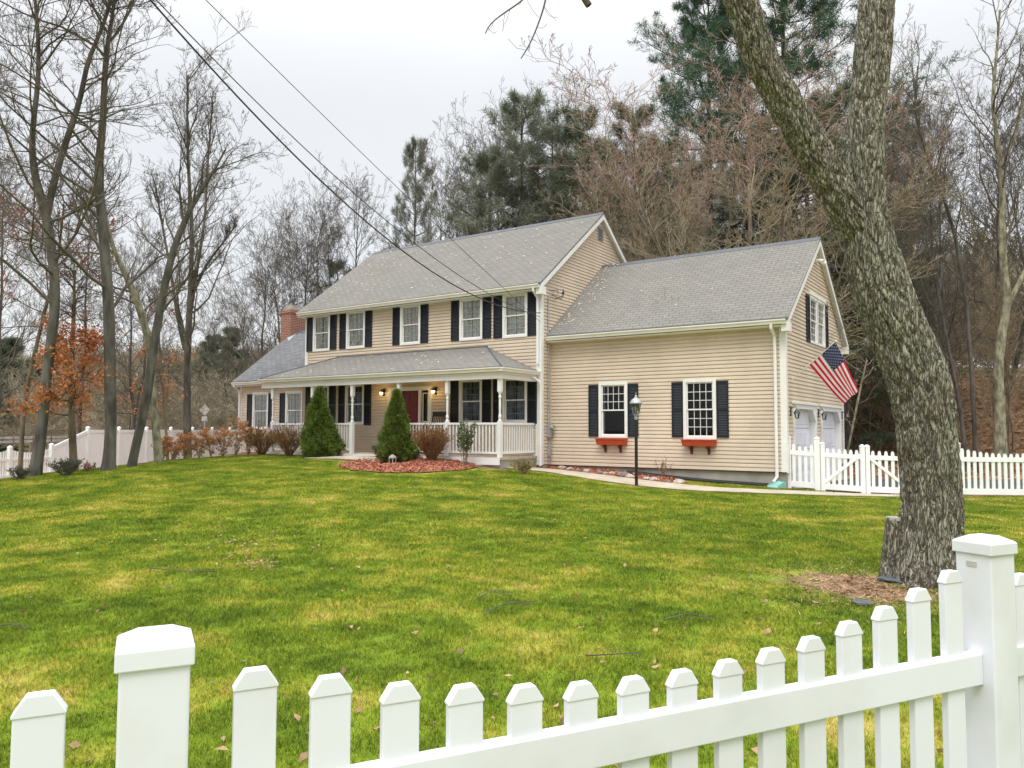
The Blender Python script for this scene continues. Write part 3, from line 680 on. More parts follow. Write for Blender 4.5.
# entry
d = MB(F_MAIN)
for a, b in ((-6.15, -5.98), (-5.68, -5.60), (-4.77, -4.69), (-4.34, -4.21)): d.box(a, b, -.02, .06, .27, 2.33)
d.box(-6.15, -4.21, -.02, .062, 2.33, 2.46); d.build('door_frame', mat['white'], HX)
dr = MB(F_MAIN); dr.box(-5.6, -4.77, -.06, -.02, .29, 2.33)
for z0, z1 in ((.42, .95), (1.05, 1.75), (1.83, 2.22)):
    for a, b in ((-5.5, -5.22), (-5.15, -4.87)): dr.box(a, b, -.02, -.008, z0, z1)
do = dr.build('front_door', mat['doorred'], HX, bevel=.006); do['label'] = 'dark red panelled front door'
k = MB(F_MAIN); k.lathe([(.0, -.03), (.03, 0), (.0, .03)], (-4.86, .03, 1.25), 10); k.build('door_handle', mat['grey'], do)
for a, b in ((-5.98, -5.68), (-4.69, -4.34)):
    sp = MB(F_MAIN); sp.box(a, b, -.05, -.02, .29, 1.30); sp.box(a, a+.07, -.05, -.02, 1.3, 2.33); sp.box(b-.07, b, -.05, -.02, 1.3, 2.33)
    so = sp.build('sidelight', mat['doorred'], HX)
    fr = MB(F_MAIN); fr.box(a+.05, a+.08, -.02, -.005, 1.3, 2.25); fr.box(b-.08, b-.05, -.02, -.005, 1.3, 2.25); fr.box(a+.05, b-.05, -.02, -.006, 1.28, 1.31); fr.box(a+.05, b-.05, -.02, -.006, 2.22, 2.25); fr.build('sidelight_frame', mat['white'], so)
    g = MB(F_MAIN); g.quad((a+.07, -.04, 1.3), (b-.07, -.04, 1.3), (b-.07, -.04, 2.3), (a+.07, -.04, 2.3)); g.build('glass', mat['glass'], so, recalc=False)
rb = MB(F_MAIN); rb.box(-6.14, -4.22, -.9, -.1, .28, 2.4); rb.build('hallway', mat['dark'], HX)
for x in (-6.36, -4.05):
    l = MB(F_MAIN); l.box(x-.05, x+.05, .02, .04, 2.18, 2.42); l.tube([(x, .04, 2.36), (x, .12, 2.42), (x, .16, 2.36)], .008, 6); l.lathe([(.03, .10), (.09, .04), (.095, .02), (.02, .1)], (x, .16, 2.28), 10)
    lo = l.build('porch_lamp', mat['black'], HX)
    b = MB(F_MAIN); b.lathe([(.01, -.09), (.05, -.06), (.06, 0), (.045, .03)], (x, .16, 2.30), 10); b.build('lamp_shade', mat['bulb'], lo, smooth=True)
    ld = bpy.data.lights.new('porch_light', 'POINT'); ld.energy = 3.2; ld.color = (1, .62, .25); ld.shadow_soft_size = .06
    lt = bpy.data.objects.new('porch_light', ld); COL.objects.link(lt); lt.location = (x, -.26, 2.30); lt.parent = HX
# garage doors
for (a, b) in GD:
    t_ = MB(F_GAB); zt = 1.74
    t_.box(a-.06, a+.08, -.17, .05, -.62, zt); t_.box(b-.08, b+.06, -.17, .05, -.62, zt); t_.box(a+.08, b-.08, -.17, .052, zt-.12, zt)
    t_.box(a-.12, b+.12, 0, .09, zt, zt+.05)
    for x, s in ((a+.08, 1), (b-.08, -1)):
        t_.add([(x, -.118, zt-.12), (x+s*.34, -.118, zt-.12), (x, -.118, zt-.46), (x, .05, zt-.12), (x+s*.34, .05, zt-.12), (x, .05, zt-.46)], [(0, 1, 2), (5, 4, 3), (0, 3, 4, 1), (1, 4, 5, 2), (2, 5, 3, 0)])
    to = t_.build('garage_door_frame', mat['white'], HX)
    g_ = MB(F_GAB)
    for i in range(4):
        z0 = -.60+i*.57; g_.box(a+.08, b-.08, -.16, -.12, z0, z0+.56)
        for j in range(4):
            x0 = a+.14+j*(b-a-.28)/4; g_.box(x0+.05, x0+(b-a-.28)/4-.05, -.12, -.11, z0+.1, z0+.46)
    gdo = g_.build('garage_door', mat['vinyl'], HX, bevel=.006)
    hd = MB(F_GAB); hd.box((a+b)/2-.1, (a+b)/2+.1, -.11, -.09, -.4, -.37); hd.build('handle', mat['black'], gdo)
for y in (.86, 3.86, 7.05):
    l = MB(F_GAB); l.box(y-.04, y+.04, .02, .04, 1.42, 1.66); l.tube([(y, .04, 1.6), (y, .15, 1.66), (y, .18, 1.58)], .01, 6); l.lathe([(.10, 0), (.03, .09), (.01, .12)], (y, .18, 1.48), 8)
    lo = l.build('wall_lantern', mat['black'], HX)
    q = MB(F_GAB); q.lathe([(.03, -.14), (.05, -.12), (.075, 0)], (y, .18, 1.48), 8); q.build('lantern_glass', mat['lampglass'], lo)
# black tube along the garage foot
pp = MB(); pts = [(x, YG-.10, h1(x, YG-.2)+.05) for x in np.linspace(2.6, 6.5, 14)]; pp.tube(pts, .05, 8)
props(pp.build('black_tube', mat['black']), 'black tube lying along the foot of the garage wing', 'drain pipe')

# fallen leaves on the roofs
r = np.random.default_rng(3); L_ = []
def on_roof(n, x0, x1, y0, y1, ze, zr, yr, dens=None):
    x = r.uniform(x0, x1, n); y = y0+(yr-y0)*r.random(n)
    z = ze+(zr-ze)*(y-y0)/(yr-y0)+.016
    return np.stack([x, y, z], 1)
a_ = on_roof(120, -10.4, 0, -.2, 0, HE+.05, HR+.05, D_/2)
b_ = on_roof(80, -10.4, -7.5, -.2, 0, HE+.05, HR+.05, D_/2)
c_ = on_roof(90, .1, 1.6, YG-.2, 0, GE+.05, GR+.05, YG+DG/2); c_[:, 0] = .1+np.abs(r.normal(size=90))*.45
d_ = on_roof(22, .2, 7, YG-.2, 0, GE+.05, GR+.05, YG+DG/2)
e_ = on_roof(40, -9.5, -1.2, PY+.05, 0, PE+.03, PT+.03, 0)
V, F = leaf_quads(np.concatenate([a_, b_, c_, d_, e_]), .042, r, .8, True); V[:, 2] += .016
props(npmesh('roof_leaves', V, F, mat['roofleaf'], smooth=False), 'pale fallen leaves scattered over the grey roofs', 'leaves', None, 'stuff')

# rocking chair on the porch
rc = empty('rocking_chair', (-3.6, -.75, .27), 'dark brown slatted rocking chair on the porch beside the front door lamp', 'chair')
def rb_(name, f, par=rc):
    q = MB(); f(q); return q.build(name, mat['wicker'], par)
rb_('seat', lambda q: q.box(-.27, .27, -.25, .25, .40, .44))
def _b(q):
    q.tube([(-.27, .24, .42), (-.28, .42, 1.28)], .022, 6); q.tube([(.27, .24, .42), (.28, .42, 1.28)], .022, 6); q.box(-.3, .3, .40, .44, 1.18, 1.34)
    for i in range(7): x = -.21+.07*i; q.tube([(x, .25, .44), (x, .42, 1.22)], .014, 5)
rb_('backrest', _b)
for s in (-1, 1):
    rb_('rocker', lambda q: q.tube([(s*.26, -.42, .10), (s*.26, -.2, .03), (s*.26, .1, .02), (s*.26, .35, .07), (s*.26, .5, .14)], .02, 6))
    rb_('armrest', lambda q: (q.box(s*.27-.04, s*.27+.04, -.3, .3, .66, .69), q.tube([(s*.27, -.25, .44), (s*.27, -.25, .66)], .018, 6)))
    rb_('leg', lambda q: q.tube([(s*.26, -.25, .02), (s*.26, -.25, .44)], .02, 6)); rb_('leg', lambda q: q.tube([(s*.26, .22, .03), (s*.26, .24, .44)], .02, 6))

# ------------------------------------------------------------ flag on a slanted pole
fp = empty('flag', (LG, 1.15, 2.35), 'stars and stripes flag on a slanted pole bracketed to the garage gable', 'flag')
P0 = np.array([LG+.02, 1.15, 2.35]); P1 = np.array([8.16, .72, 3.22])
# put the tip on the ray of the pole tip, one and a half metres out
P1 = at(836.8, 341, 19.05)
q = MB(); q.tube([P0-P0, P1-P0], .012, 8); q.lathe([(.0, -.02), (.025, 0), (.0, .03)], tuple(P1-P0), 8); q.build('flag_pole', mat['flagpole'], fp)
q = MB(); q.box(-.02, .02, -.05, .05, -.06, .06); q.tube([(0, 0, 0), tuple((P1-P0)*.06)], .02, 8); q.build('bracket', mat['white'], fp)
hoA = P0+(P1-P0)*.40; hoB = P0+(P1-P0)*.985
fly = at(845, 404, 19.6)-hoA; fly2 = at(860, 389.5, 18.9)-hoB
nrmF = np.cross(fly, hoB-hoA); nrmF /= np.linalg.norm(nrmF)
def cloth(u, v, off=0):
    e = fly*(1-u)+fly2*u
    p = hoA+(hoB-hoA)*u+e*v
    w = .05*v*math.sin(u*5.2+v*3.0)+.075*v*math.exp(-((u-.78)/.10)**2)-.02*math.sin(v*7)*v
    return p+nrmF*(w+off)-P0
NU, NV = 39, 40
vs = [cloth(i/NU, j/NV) for i in range(NU+1) for j in range(NV+1)]
fs, fm = [], []
for i in range(NU):
    for j in range(NV):
        fs.append((i*(NV+1)+j, i*(NV+1)+j+1, (i+1)*(NV+1)+j+1, (i+1)*(NV+1)+j))
        st_ = i//3; canton = st_ >= 6 and j < NV*.4
        fm.append(2 if canton else (0 if st_ % 2 == 0 else 1))
mr = M('flag_red', (.68, .012, .06), None, 5, .8, trans=.2); mw = M('flag_white', (.85, .82, .84), None, 5, .8, trans=.2); mbl = M('flag_blue', (.02, .028, .14), None, 5, .8)
npmesh('cloth', np.array(vs), np.array(fs), [mr, mw, mbl], fp, fm=fm)
sv, sfc = [], []
for row in range(9):
    nst = 6 if row % 2 == 0 else 5
    for c in range(nst):
        v0 = .4*((c+.5)/6 if nst == 6 else (c+1)/6); u0 = 6/13+(7/13)*(row+.5)/9
        for off in (.006, -.006):
            n = len(sv)
            for k in range(10):
                rr = (.0235 if k % 2 == 0 else .0105); an = k*PI/5
                sv.append(cloth(u0+rr*math.cos(an)*.9, v0+rr*math.sin(an)*.58, off))
            sv.append(cloth(u0, v0, off))
            sfc += [(n+k, n+(k+1) % 10, n+10) for k in range(10)]
npmesh('stars', np.array(sv), np.array(sfc), mat['star'], fp, smooth=False)

# ------------------------------------------------------------ ground
def grid_coords(c, half, n, fine):
    t = np.linspace(-1, 1, n); k = math.asinh(half/fine)
    return c+fine*np.sinh(t*k)
gx = grid_coords(2, 900, 330, 9.); gy = grid_coords(-7, 900, 330, 9.)
X, Y = np.meshgrid(gx, gy, indexing='ij'); Z = H(X.ravel(), Y.ravel())
V = np.stack([X.ravel(), Y.ravel(), Z], 1)
ii = np.arange(330*330).reshape(330, 330)
F = np.stack([ii[:-1, :-1], ii[1:, :-1], ii[1:, 1:], ii[:-1, 1:]], -1).reshape(-1, 4)
gnd = npmesh('ground', V, F, mat['ground']); props(gnd, 'rolling ground of lawn, leaf litter and wooded slopes', 'ground', None, 'structure')
def pip(px, py, poly):
    poly = np.asarray(poly); inside = np.zeros(px.shape, bool); j = len(poly)-1
    for i in range(len(poly)):
        xi, yi = poly[i][:2]; xj, yj = poly[j][:2]
        c = ((yi > py) != (yj > py)) & (px < (xj-xi)*(py-yi)/((yj-yi)+1e-12)+xi); inside ^= c; j = i
    return inside
FE0 = gp(786, 489); FEdir = np.array([_cy, _sy])
LAWN = [tuple(gp(-60, 480)[:2]), (-12.6, -9.8), tuple(at(30, 478, 20.6)[:2]), tuple(at(100, 470, 21)[:2]), tuple(at(150, 463, 23)[:2]), tuple(at(185, 458, 24.5)[:2]), tuple(at(225, 454, 26)[:2]), tuple(gp(300, 456)[:2]), tuple(gp(345, 462)[:2]),
        (-2.3, -2.75), (.2, -2.2), (.5, .2), (7.0, .3), (8.7, 1.4), (12.2, 3.6), (17, 7), (24, 4), (24, -22), (14, -30), (2, -26), (-12, -20)]
dirt_c = gp(872, 588)
def lawn_mask(x, y):
    m = pip(x, y, LAWN).astype(float)
    dirt = np.exp(-(((x-dirt_c[0])/.85)**2+((y-dirt_c[1])/.8)**2)**1.2)
    lampd = np.exp(-(((x-4.35)/.55)**2+((y+2.75)/.35)**2))
    return m*(1-.95*dirt)*(1-.7*lampd)
av = gnd.data.attributes.new('lawn', 'FLOAT', 'POINT')
lm = lawn_mask(V[:, 0], V[:, 1]); av.data.foreach_set('value', lm.astype(np.float32))
dxx, dyy = V[:, 0]-CAM[0], V[:, 1]-CAM[1]; DDv = -dxx*_sy+dyy*_cy
fa = ss(50, 75, np.hypot(dxx, dyy)); gnd.data.attributes.new('far', 'FLOAT', 'POINT').data.foreach_set('value', fa.astype(np.float32))

def sheet(name, poly, mt, lift, label, cell=.5, thick=0, kind='structure', cat=None):
    poly = [tuple(map(float, p[:2])) for p in poly]
    # densify the edge
    e = []
    for i in range(len(poly)):
        a, b = np.array(poly[i]), np.array(poly[(i+1) % len(poly)]); n = max(1, int(np.linalg.norm(b-a)/cell))
        e += [tuple(a+(b-a)*k/n) for k in range(n)]
    xs = [p[0] for p in e]; ys = [p[1] for p in e]
    X, Y = np.meshgrid(np.arange(min(xs)+.2*cell, max(xs), cell), np.arange(min(ys)+.2*cell, max(ys), cell)); X = X.ravel(); Y = Y.ravel()
    k = pip(X, Y, e)
    pts = [Vector(p) for p in e]+[Vector((x, y)) for x, y in zip(X[k], Y[k])]
    n = len(e)
    vo, ed, fo, *_ = delaunay_2d_cdt(pts, [(i, (i+1) % n) for i in range(n)], [], 1, 1e-5)
    vo = np.array([(v.x, v.y) for v in vo]); z = H(vo[:, 0], vo[:, 1])+lift
    V = np.column_stack([vo, z]); Fc = np.array([f for f in fo if len(f) == 3])
    cen = vo[Fc].mean(1); Fc = Fc[pip(cen[:, 0], cen[:, 1], e)]
    groups = [Fc]
    if thick:
        m_ = len(V); V = np.concatenate([V, V-np.array([0, 0, thick])]); 
        cnt = {}
        for f in Fc:
            for a, b in ((f[0], f[1]), (f[1], f[2]), (f[2], f[0])): cnt[(a, b)] = 1
        bd = [(a, b) for a, b in cnt if (b, a) not in cnt]
        groups.append(np.array([(a, b, b+m_, a+m_) for a, b in bd]))
    return props(npmesh(name, V, groups, mt, smooth=False), label, cat, None, kind), e
# front walk: from the porch step, round the mulch bed, along the garage to the gate
w_out = [gp(x, y)[:2] for x, y in ((352, 459.5), (332, 461.5), (345, 458))]
WALK = [(-6.3, -2.36), (-3.9, -2.36), (-4.1, -2.9), (-6.6, -3.25), (-7.0, -2.9)]
WALK2 = [tuple(gp(x, y)[:2]) for x, y in ((468, 463.5), (500, 465.5), (545, 469.3), (600, 475.5), (640, 480.5), (690, 486), (720, 488.5), (770, 491), (830, 493.3), (900, 494.6),
          (900, 497.8), (830, 496.8), (770, 494.6), (715, 492.6), (680, 490.8), (636, 486.5), (590, 480), (545, 472.6), (505, 468.6), (470, 465.8))]
_, we1 = sheet('path', WALK, mat['walk'], .035, 'pale concrete landing before the porch step', .4, .1)
_, we2 = sheet('front_walk', WALK2, mat['walk'], .03, 'narrow concrete walk along the garage wing', .3, .1)
MUL = [tuple(gp(x, y)[:2]) for x, y in ((338, 465), (362, 460.5), (400, 459.5), (440, 459), (472, 460), (505, 461), (540, 464), (545, 467.5), (505, 465), (470, 463.5), (478, 467.5), (462, 471), (425, 473.3), (385, 473.6), (350, 471))]
mo, me1 = sheet('mulch_bed', MUL, mat['chips'], .03, 'bed of red wood chips before the porch', .25, 0, 'stuff', 'mulch')
BED = [(.1, .5), (.1, -.15)]+[tuple(gp(x, y)[:2]) for x, y in ((548, 468.6), (600, 474.8), (640, 479.7), (690, 485))]+[(3.9, .5)]
_, be1 = sheet('stone_bed', BED, mat['chips'], .015, 'strip of red chips and stones along the garage wall', .25, 0, 'structure')
BACKBED = [tuple(gp(x, y)[:2]) for x, y in ((340, 457.5), (300, 457.5), (240, 456), (180, 459.5))]+[(-12.5, -3), (-14.2, -.3), (-10.2, -.3), (-10.2, -1.9), (-6.4, -1.95)]
_, bb = sheet('leafy_bed', BACKBED, M('bark_mulch', (.17, .07, .035), (.09, .04, .025), 8, .95, .8, 30, world=True), .012, 'dark mulch bed along the porch', .4)
DRV = [(LG+.05, YG+.4), (9.0, 2.4), (12, 4.4), (15.5, 7.2), (20.5, 10.6), (17, 15.5), (12.5, 12.5), (8.6, 9.0), (LG+.05, 7.6)]
_, dv = sheet('driveway', DRV, mat['asphalt'], .02, 'grey asphalt driveway behind the picket fence', .7)
# red chips as loose pieces
r = np.random.default_rng(5)
def inpoly(poly, n, r):
    p = np.array(poly)[:, :2]; lo, hi = p.min(0), p.max(0); out = np.zeros((0, 2))
    while len(out) < n:
        q = lo+(hi-lo)*r.random((n*2, 2)); out = np.concatenate([out, q[pip(q[:, 0], q[:, 1], p)]])
    return out[:n]
q = inpoly(MUL, 6500, r); q2 = inpoly(BED, 900, r); q = np.concatenate([q, q2])
P3 = np.column_stack([q, H(q[:, 0], q[:, 1])+.04+.02*r.random(len(q))])
V, F = leaf_quads(P3, .035, r, .5); props(npmesh('mulch_chips', V, F, mat['chips2'], smooth=False), 'loose red wood chips', 'mulch', None, 'stuff')

# ------------------------------------------------------------ lawn grass (stuff, instanced tufts)
def tuft(name, size, n, h, w, seed):
    r = np.random.default_rng(seed)
    p = np.column_stack([(r.random((n, 2))-.5)*size, np.zeros(n)])
    a = r.random(n)*2*PI; lean = r.normal(size=(n, 2))*.45
    hh = h*(.55+.9*r.random(n)); d = np.column_stack([lean, np.ones(n)]); d = nrm(d)*hh[:, None]
    s = np.column_stack([np.cos(a), np.sin(a), np.zeros(n)])*w*.5
    mid = p+d*.55; tip = p+d+np.column_stack([lean*hh[:, None]*.5, np.zeros(n)])
    V = np.stack([p-s, p+s, mid+s*.8, mid-s*.8, tip], 1).reshape(-1, 3)
    i = np.arange(n)[:, None]*5
    o = npmesh(name, V, [i+np.array([0, 1, 2, 3]), i+np.array([3, 2, 4])], mat['grass'], smooth=False)
    COL.objects.unlink(o); return o
near_t = [tuft('grass_tuft', .42, 900, .034, .0038, i) for i in range(3)]
far_t = [tuft('grass_tuft_far', .62, 900, .036, .007, 10+i) for i in range(3)]
r = np.random.default_rng(11)
def lawn_points(step, dlo, dhi):
    X, Y = np.meshgrid(np.arange(-16, 22, step), np.arange(-22, 6, step)); X = X.ravel(); Y = Y.ravel()
    X = X+(r.random(X.shape)-.5)*step*.6; Y = Y+(r.random(Y.shape)-.5)*step*.6
    dx, dy = X-CAM[0], Y-CAM[1]; dd = -dx*_sy+dy*_cy; ll = dx*_cy+dy*_sy
    k = (dd > dlo) & (dd <= dhi) & (np.abs(ll) < dd*.80+1.2)
    X, Y = X[k], Y[k]
    lm = lawn_mask(X, Y); k = r.random(X.shape) < lm
    for poly in (we1, we2, me1, be1):
        pp_ = np.asarray(poly)
        for ox, oy in ((0, 0), (.16, 0), (-.16, 0), (0, .16), (0, -.16)): k &= ~pip(X+ox, Y+oy, pp_)
    return X[k], Y[k]
def grass_obj(name, srcs, pts, label):
    X, Y = pts; Z = H(X, Y); e = .2
    nx = -(H(X+e, Y)-H(X-e, Y))/(2*e); ny = -(H(X, Y+e)-H(X, Y-e))/(2*e)
    me = bpy.data.meshes.new(name); me.vertices.add(len(X)); me.vertices.foreach_set('co', np.column_stack([X, Y, Z-.004]).astype(np.float32).ravel())
    rot = np.zeros((len(X), 3)); yaw = r.random(len(X))*2*PI
    for i in range(len(X)):
        n = Vector((nx[i], ny[i], 1)).normalized(); q = Vector((0, 0, 1)).rotation_difference(n)
        rot[i] = (q.to_matrix() @ Matrix.Rotation(yaw[i], 3, 'Z')).to_euler()
    a = me.attributes.new('rot', 'FLOAT_VECTOR', 'POINT'); a.data.foreach_set('vector', rot.astype(np.float32).ravel())
    a = me.attributes.new('idx', 'INT', 'POINT'); a.data.foreach_set('value', r.integers(0, len(srcs), len(X)).astype(np.int32))
    a = me.attributes.new('scl', 'FLOAT', 'POINT'); a.data.foreach_set('value', (.85+.3*r.random(len(X))).astype(np.float32))
    me.materials.append(mat['grass'])
    o = bpy.data.objects.new(name, me); COL.objects.link(o)
    ng = bpy.data.node_groups.new(name, 'GeometryNodeTree')
    ng.interface.new_socket('Geometry', in_out='INPUT', socket_type='NodeSocketGeometry'); ng.interface.new_socket('Geometry', in_out='OUTPUT', socket_type='NodeSocketGeometry')
    N = ng.nodes; gi = N.new('NodeGroupInput'); go = N.new('NodeGroupOutput'); ip_ = N.new('GeometryNodeInstanceOnPoints')
    j = N.new('GeometryNodeGeometryToInstance')
    for s_ in srcs:
        oi = N.new('GeometryNodeObjectInfo'); oi.inputs['Object'].default_value = s_; ng.links.new(oi.outputs['Geometry'], j.inputs[0])
    def na(nm, ty):
        n = N.new('GeometryNodeInputNamedAttribute'); n.data_type = ty; n.inputs[0].default_value = nm; return n.outputs[0]
    er_ = N.new('FunctionNodeEulerToRotation'); ng.links.new(na('rot', 'FLOAT_VECTOR'), er_.inputs[0])
    ng.links.new(gi.outputs[0], ip_.inputs['Points']); ng.links.new(j.outputs[0], ip_.inputs['Instance']); ip_.inputs['Pick Instance'].default_value = True
    ng.links.new(na('idx', 'INT'), ip_.inputs['Instance Index']); ng.links.new(er_.outputs[0], ip_.inputs['Rotation']); ng.links.new(na('scl', 'FLOAT'), ip_.inputs['Scale'])
    ng.links.new(ip_.outputs[0], go.inputs[0])
    md = o.modifiers.new('tufts', 'NODES'); md.node_group = ng
    return props(o, label, 'grass', None, 'stuff')
grass_obj('lawn_grass', near_t, lawn_points(.30, .6, 10), 'mown winter lawn, green mottled with straw, nearest the front fence')
grass_obj('lawn_grass', far_t, lawn_points(.42, 10, 27), 'mown winter lawn rising toward the house')

# leaves lying on the lawn and on the wooded slope
r = np.random.default_rng(21)
n = 230; q = []
while len(q) < n:
    px, py = r.uniform(-40, 1060), r.uniform(470, 800); p = gp(px, min(py, 767)); q.append(p[:2]+r.normal(size=2)*.15)
q = np.array(q)
for (cx, cy, m_, sg) in ((258, 565, 60, .22), (225, 545, 25, .5), (880, 590, 60, .5), (960, 500, 130, .9), (280, 545, 20, .5)):
    c = gp(cx, cy)[:2]; q = np.concatenate([q, c+r.normal(size=(m_, 2))*sg*np.array([1.3, .7])])
P3 = np.column_stack([q, H(q[:, 0], q[:, 1])+.028]); V, F = leaf_quads(P3, .030, r, .6)
props(npmesh('fallen_leaves', V, F, mat['leaf'], smooth=False), 'brown fallen leaves strewn over the lawn', 'leaves', None, 'stuff')
P2 = np.concatenate([dirt_c[:2]+r.normal(size=(3600, 2))*np.array([.62, .6]), np.array([4.35, -2.75])+r.normal(size=(500, 2))*np.array([.4, .22])])
Pz = np.column_stack([P2, H(P2[:, 0], P2[:, 1])+.008+.012*r.random(len(P2))]); n = len(P2)
d_ = nrm(r.normal(size=(n, 3))*np.array([1, 1, .15])); s_ = nrm(np.cross(d_, np.array([0, 0, 1.])))*.0028; l_ = .02+.05*r.random((n, 1))
V = np.stack([Pz-s_, Pz+s_, Pz+s_+d_*l_, Pz-s_+d_*l_], 1).reshape(-1, 3)
props(npmesh('straw_litter', V, np.arange(4*n).reshape(n, 4), mat['straw'], smooth=False), 'pale dead needles and straw in the bare patch under the big oak', 'straw', None, 'stuff')
P3 = dirt_c[:2]+r.normal(size=(160, 2))*.34; P3 = np.column_stack([P3, H(P3[:, 0], P3[:, 1])+.018]); V, F = leaf_quads(P3, .026, r, .6)
props(npmesh('bark_flakes', V, F, mat['leaf'], smooth=False), 'light bark flakes and leaf scraps under the big oak', 'litter', None, 'stuff')
n = 26000; ll = r.uniform(.22, .95, n); dd = 22+24*r.random(n)**1.2
q = CAM[:2]+np.outer(dd, [-_sy, _cy])+np.outer(dd*ll, [_cy, _sy])
k = ~pip(q[:, 0], q[:, 1], np.array(DRV)) & ~pip(q[:, 0], q[:, 1], np.array(LAWN)) & ~((q[:, 0] < LG+.3) & (q[:, 1] > 0) & (q[:, 1] < 7.5)); q = q[k]
P3 = np.column_stack([q, H(q[:, 0], q[:, 1])+.05]); V, F = leaf_quads(P3, .08, r, .4)
props(npmesh('leaf_litter', V, F, mat['leaf'], smooth=False), 'brown leaf litter covering the wooded slope behind the driveway', 'leaves', None, 'stuff')

# ------------------------------------------------------------ near picket fence
fa_, fb_, fe_ = -.33154863, .08805402, .0417527
cF = .14/math.hypot(fb_, fe_)
def fpos(k):
    Z = cF*(1+fe_*k); X = cF*(fa_+fb_*k); Zh = (Z+.52*math.sin(PIT))/math.cos(PIT); return CAM[:2]+(np.array([-_sy, _cy])*Zh+np.array([_cy, _sy])*X)
fdir = nrm(fpos(14)-fpos(0)); fnor = np.array([fdir[1], -fdir[0]])    # normal toward the camera side
tops = [.607, .575, .542, .519, .50, .487, .480, .478, .484, .496, .510, .535, .562, .600, .641]
def kfor(px, off=0): 
    ks = np.linspace(-6, 20, 4000); P = np.array([fpos(k) for k in ks]); P = P+fnor*off
    rel = P-CAM[:2]; Z = rel@np.array([-_sy, _cy])*math.cos(PIT)-.4*math.sin(PIT); X = rel@np.array([_cy, _sy]); return ks[np.argmin(np.abs(512+FPX*X/Z-px))]
kL, kR = kfor(156), kfor(985.5)
def Tloc(k, T=0):
    p = fpos(k); z = h1(*p)
    return Matrix(((fdir[0], fnor[0], 0, p[0]), (fdir[1], fnor[1], 0, p[1]), (0, 0, 1, z), (0, 0, 0, 1))), z
FE = []
pf = empty('picket_fence', (*fpos(7), h1(*fpos(7))), 'near white vinyl picket fence with scalloped top running across the foreground', 'fence')
base = np.array(pf.location)
def addto(pf, base, mb, name, m=None, bevel=0): 
    mb.v = [tuple(np.array(v)-base) for v in mb.v]; return mb.build(name, m or mat['vinyl'], pf, bevel=bevel)
def picket(T, zt, pf, base, w=.0381, d=.011):
    # zt local height of tip
    q = MB(T); c = .028; z1 = zt-.029
    pr = [(-w, 0), (w, 0), (w, z1), (w-.019, zt), (-w+.019, zt), (-w, z1)]
    n = 6; q.add([(x, -d, z) for x, z in pr]+[(x, d, z) for x, z in pr], [tuple(range(n)), tuple(range(2*n-1, n-1, -1))]+[(i, (i+1) % n, n+(i+1) % n, n+i) for i in range(n)])
    o = addto(pf, base, q, 'picket', bevel=.0025)
    cp = MB(T); e = .0022; pr = [(-w-e, z1-.004), (w+e, z1-.004), (w+e, z1+.001), (w-.018, zt+e), (-w+.018, zt+e), (-w-e, z1+.001)]
    cp.add([(x, -d-e, z) for x, z in pr]+[(x, d+e, z) for x, z in pr], [tuple(range(n)), tuple(range(2*n-1, n-1, -1))]+[(i, (i+1) % n, n+(i+1) % n, n+i) for i in range(n)])
    cpo = MB(); cpo.v = [tuple(np.array(v)-base) for v in cp.v]; cpo.f = cp.f; cpo.m = cp.m
    cpo.build('picket_cap', mat['vinyl'], o, bevel=.002)
sections = [(kL-16.55, [kfor(42.5)-14+i for i in range(15)]), (kL, list(range(15))), (kR, [kR+1.2+i for i in range(15)])]
for si, (k0, ks) in enumerate(sections):
    for i, k in enumerate(ks):
        if si == 0 and k > kL: continue
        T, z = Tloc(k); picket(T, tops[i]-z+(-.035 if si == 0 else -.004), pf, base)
zrail_t = None
def rails(ka, kb):
    pa, pb = fpos(ka), fpos(kb)
    for lo, hi in ((.300, .39), (-.42, -.33)):
        q = MB(); a = [];
        for p in (pa, pb):
            for s, z in ((-.022, lo), (.022, lo), (.022, hi), (-.022, hi)): a.append((*(p+fnor*s), z))
        q.hexa(a[:4], a[4:]); addto(pf, base, q, 'rail', bevel=.003)
hw = .056/.14
rails(kL-16.55+hw, kL-hw); rails(kL+hw, kR-hw); rails(kR+hw, kR+16.5-hw)
for k in (kL-16.55, kL, kR, kR+16.5):
    T, z = Tloc(k); s = .056; zt = (.728 if k == kR else .688)-z
    q = MB(T); q.box(-s, s, -s, s, -.1, zt-.045); po = addto(pf, base, q, 'fence_post', bevel=.005)
    q = MB(T); s2 = .0625; q.box(-s2, s2, -s2, s2, zt-.047, zt-.012)
    q.hexa([(-s2, -s2, zt-.012), (s2, -s2, zt-.012), (s2, s2, zt-.012), (-s2, s2, zt-.012)], [(-.03, -.03, zt+.006), (.03, -.03, zt+.006), (.03, .03, zt+.006), (-.03, .03, zt+.006)])
    cpo = MB(); cpo.v = [tuple(np.array(v)-base) for v in q.v]; cpo.f = q.f; cpo.m = q.m; cpo.build('post_cap', mat['vinyl'], po, bevel=.003)
    if k == kR:
        q = MB(T); q.box(-.058, -.056, -.02, .012, zt-.085, zt-.07)
        cpo = MB(); cpo.v = [tuple(np.array(v)-base) for v in q.v]; cpo.f = q.f; cpo.m = q.m; cpo.build('worn_sticker', mat['galv'], po)

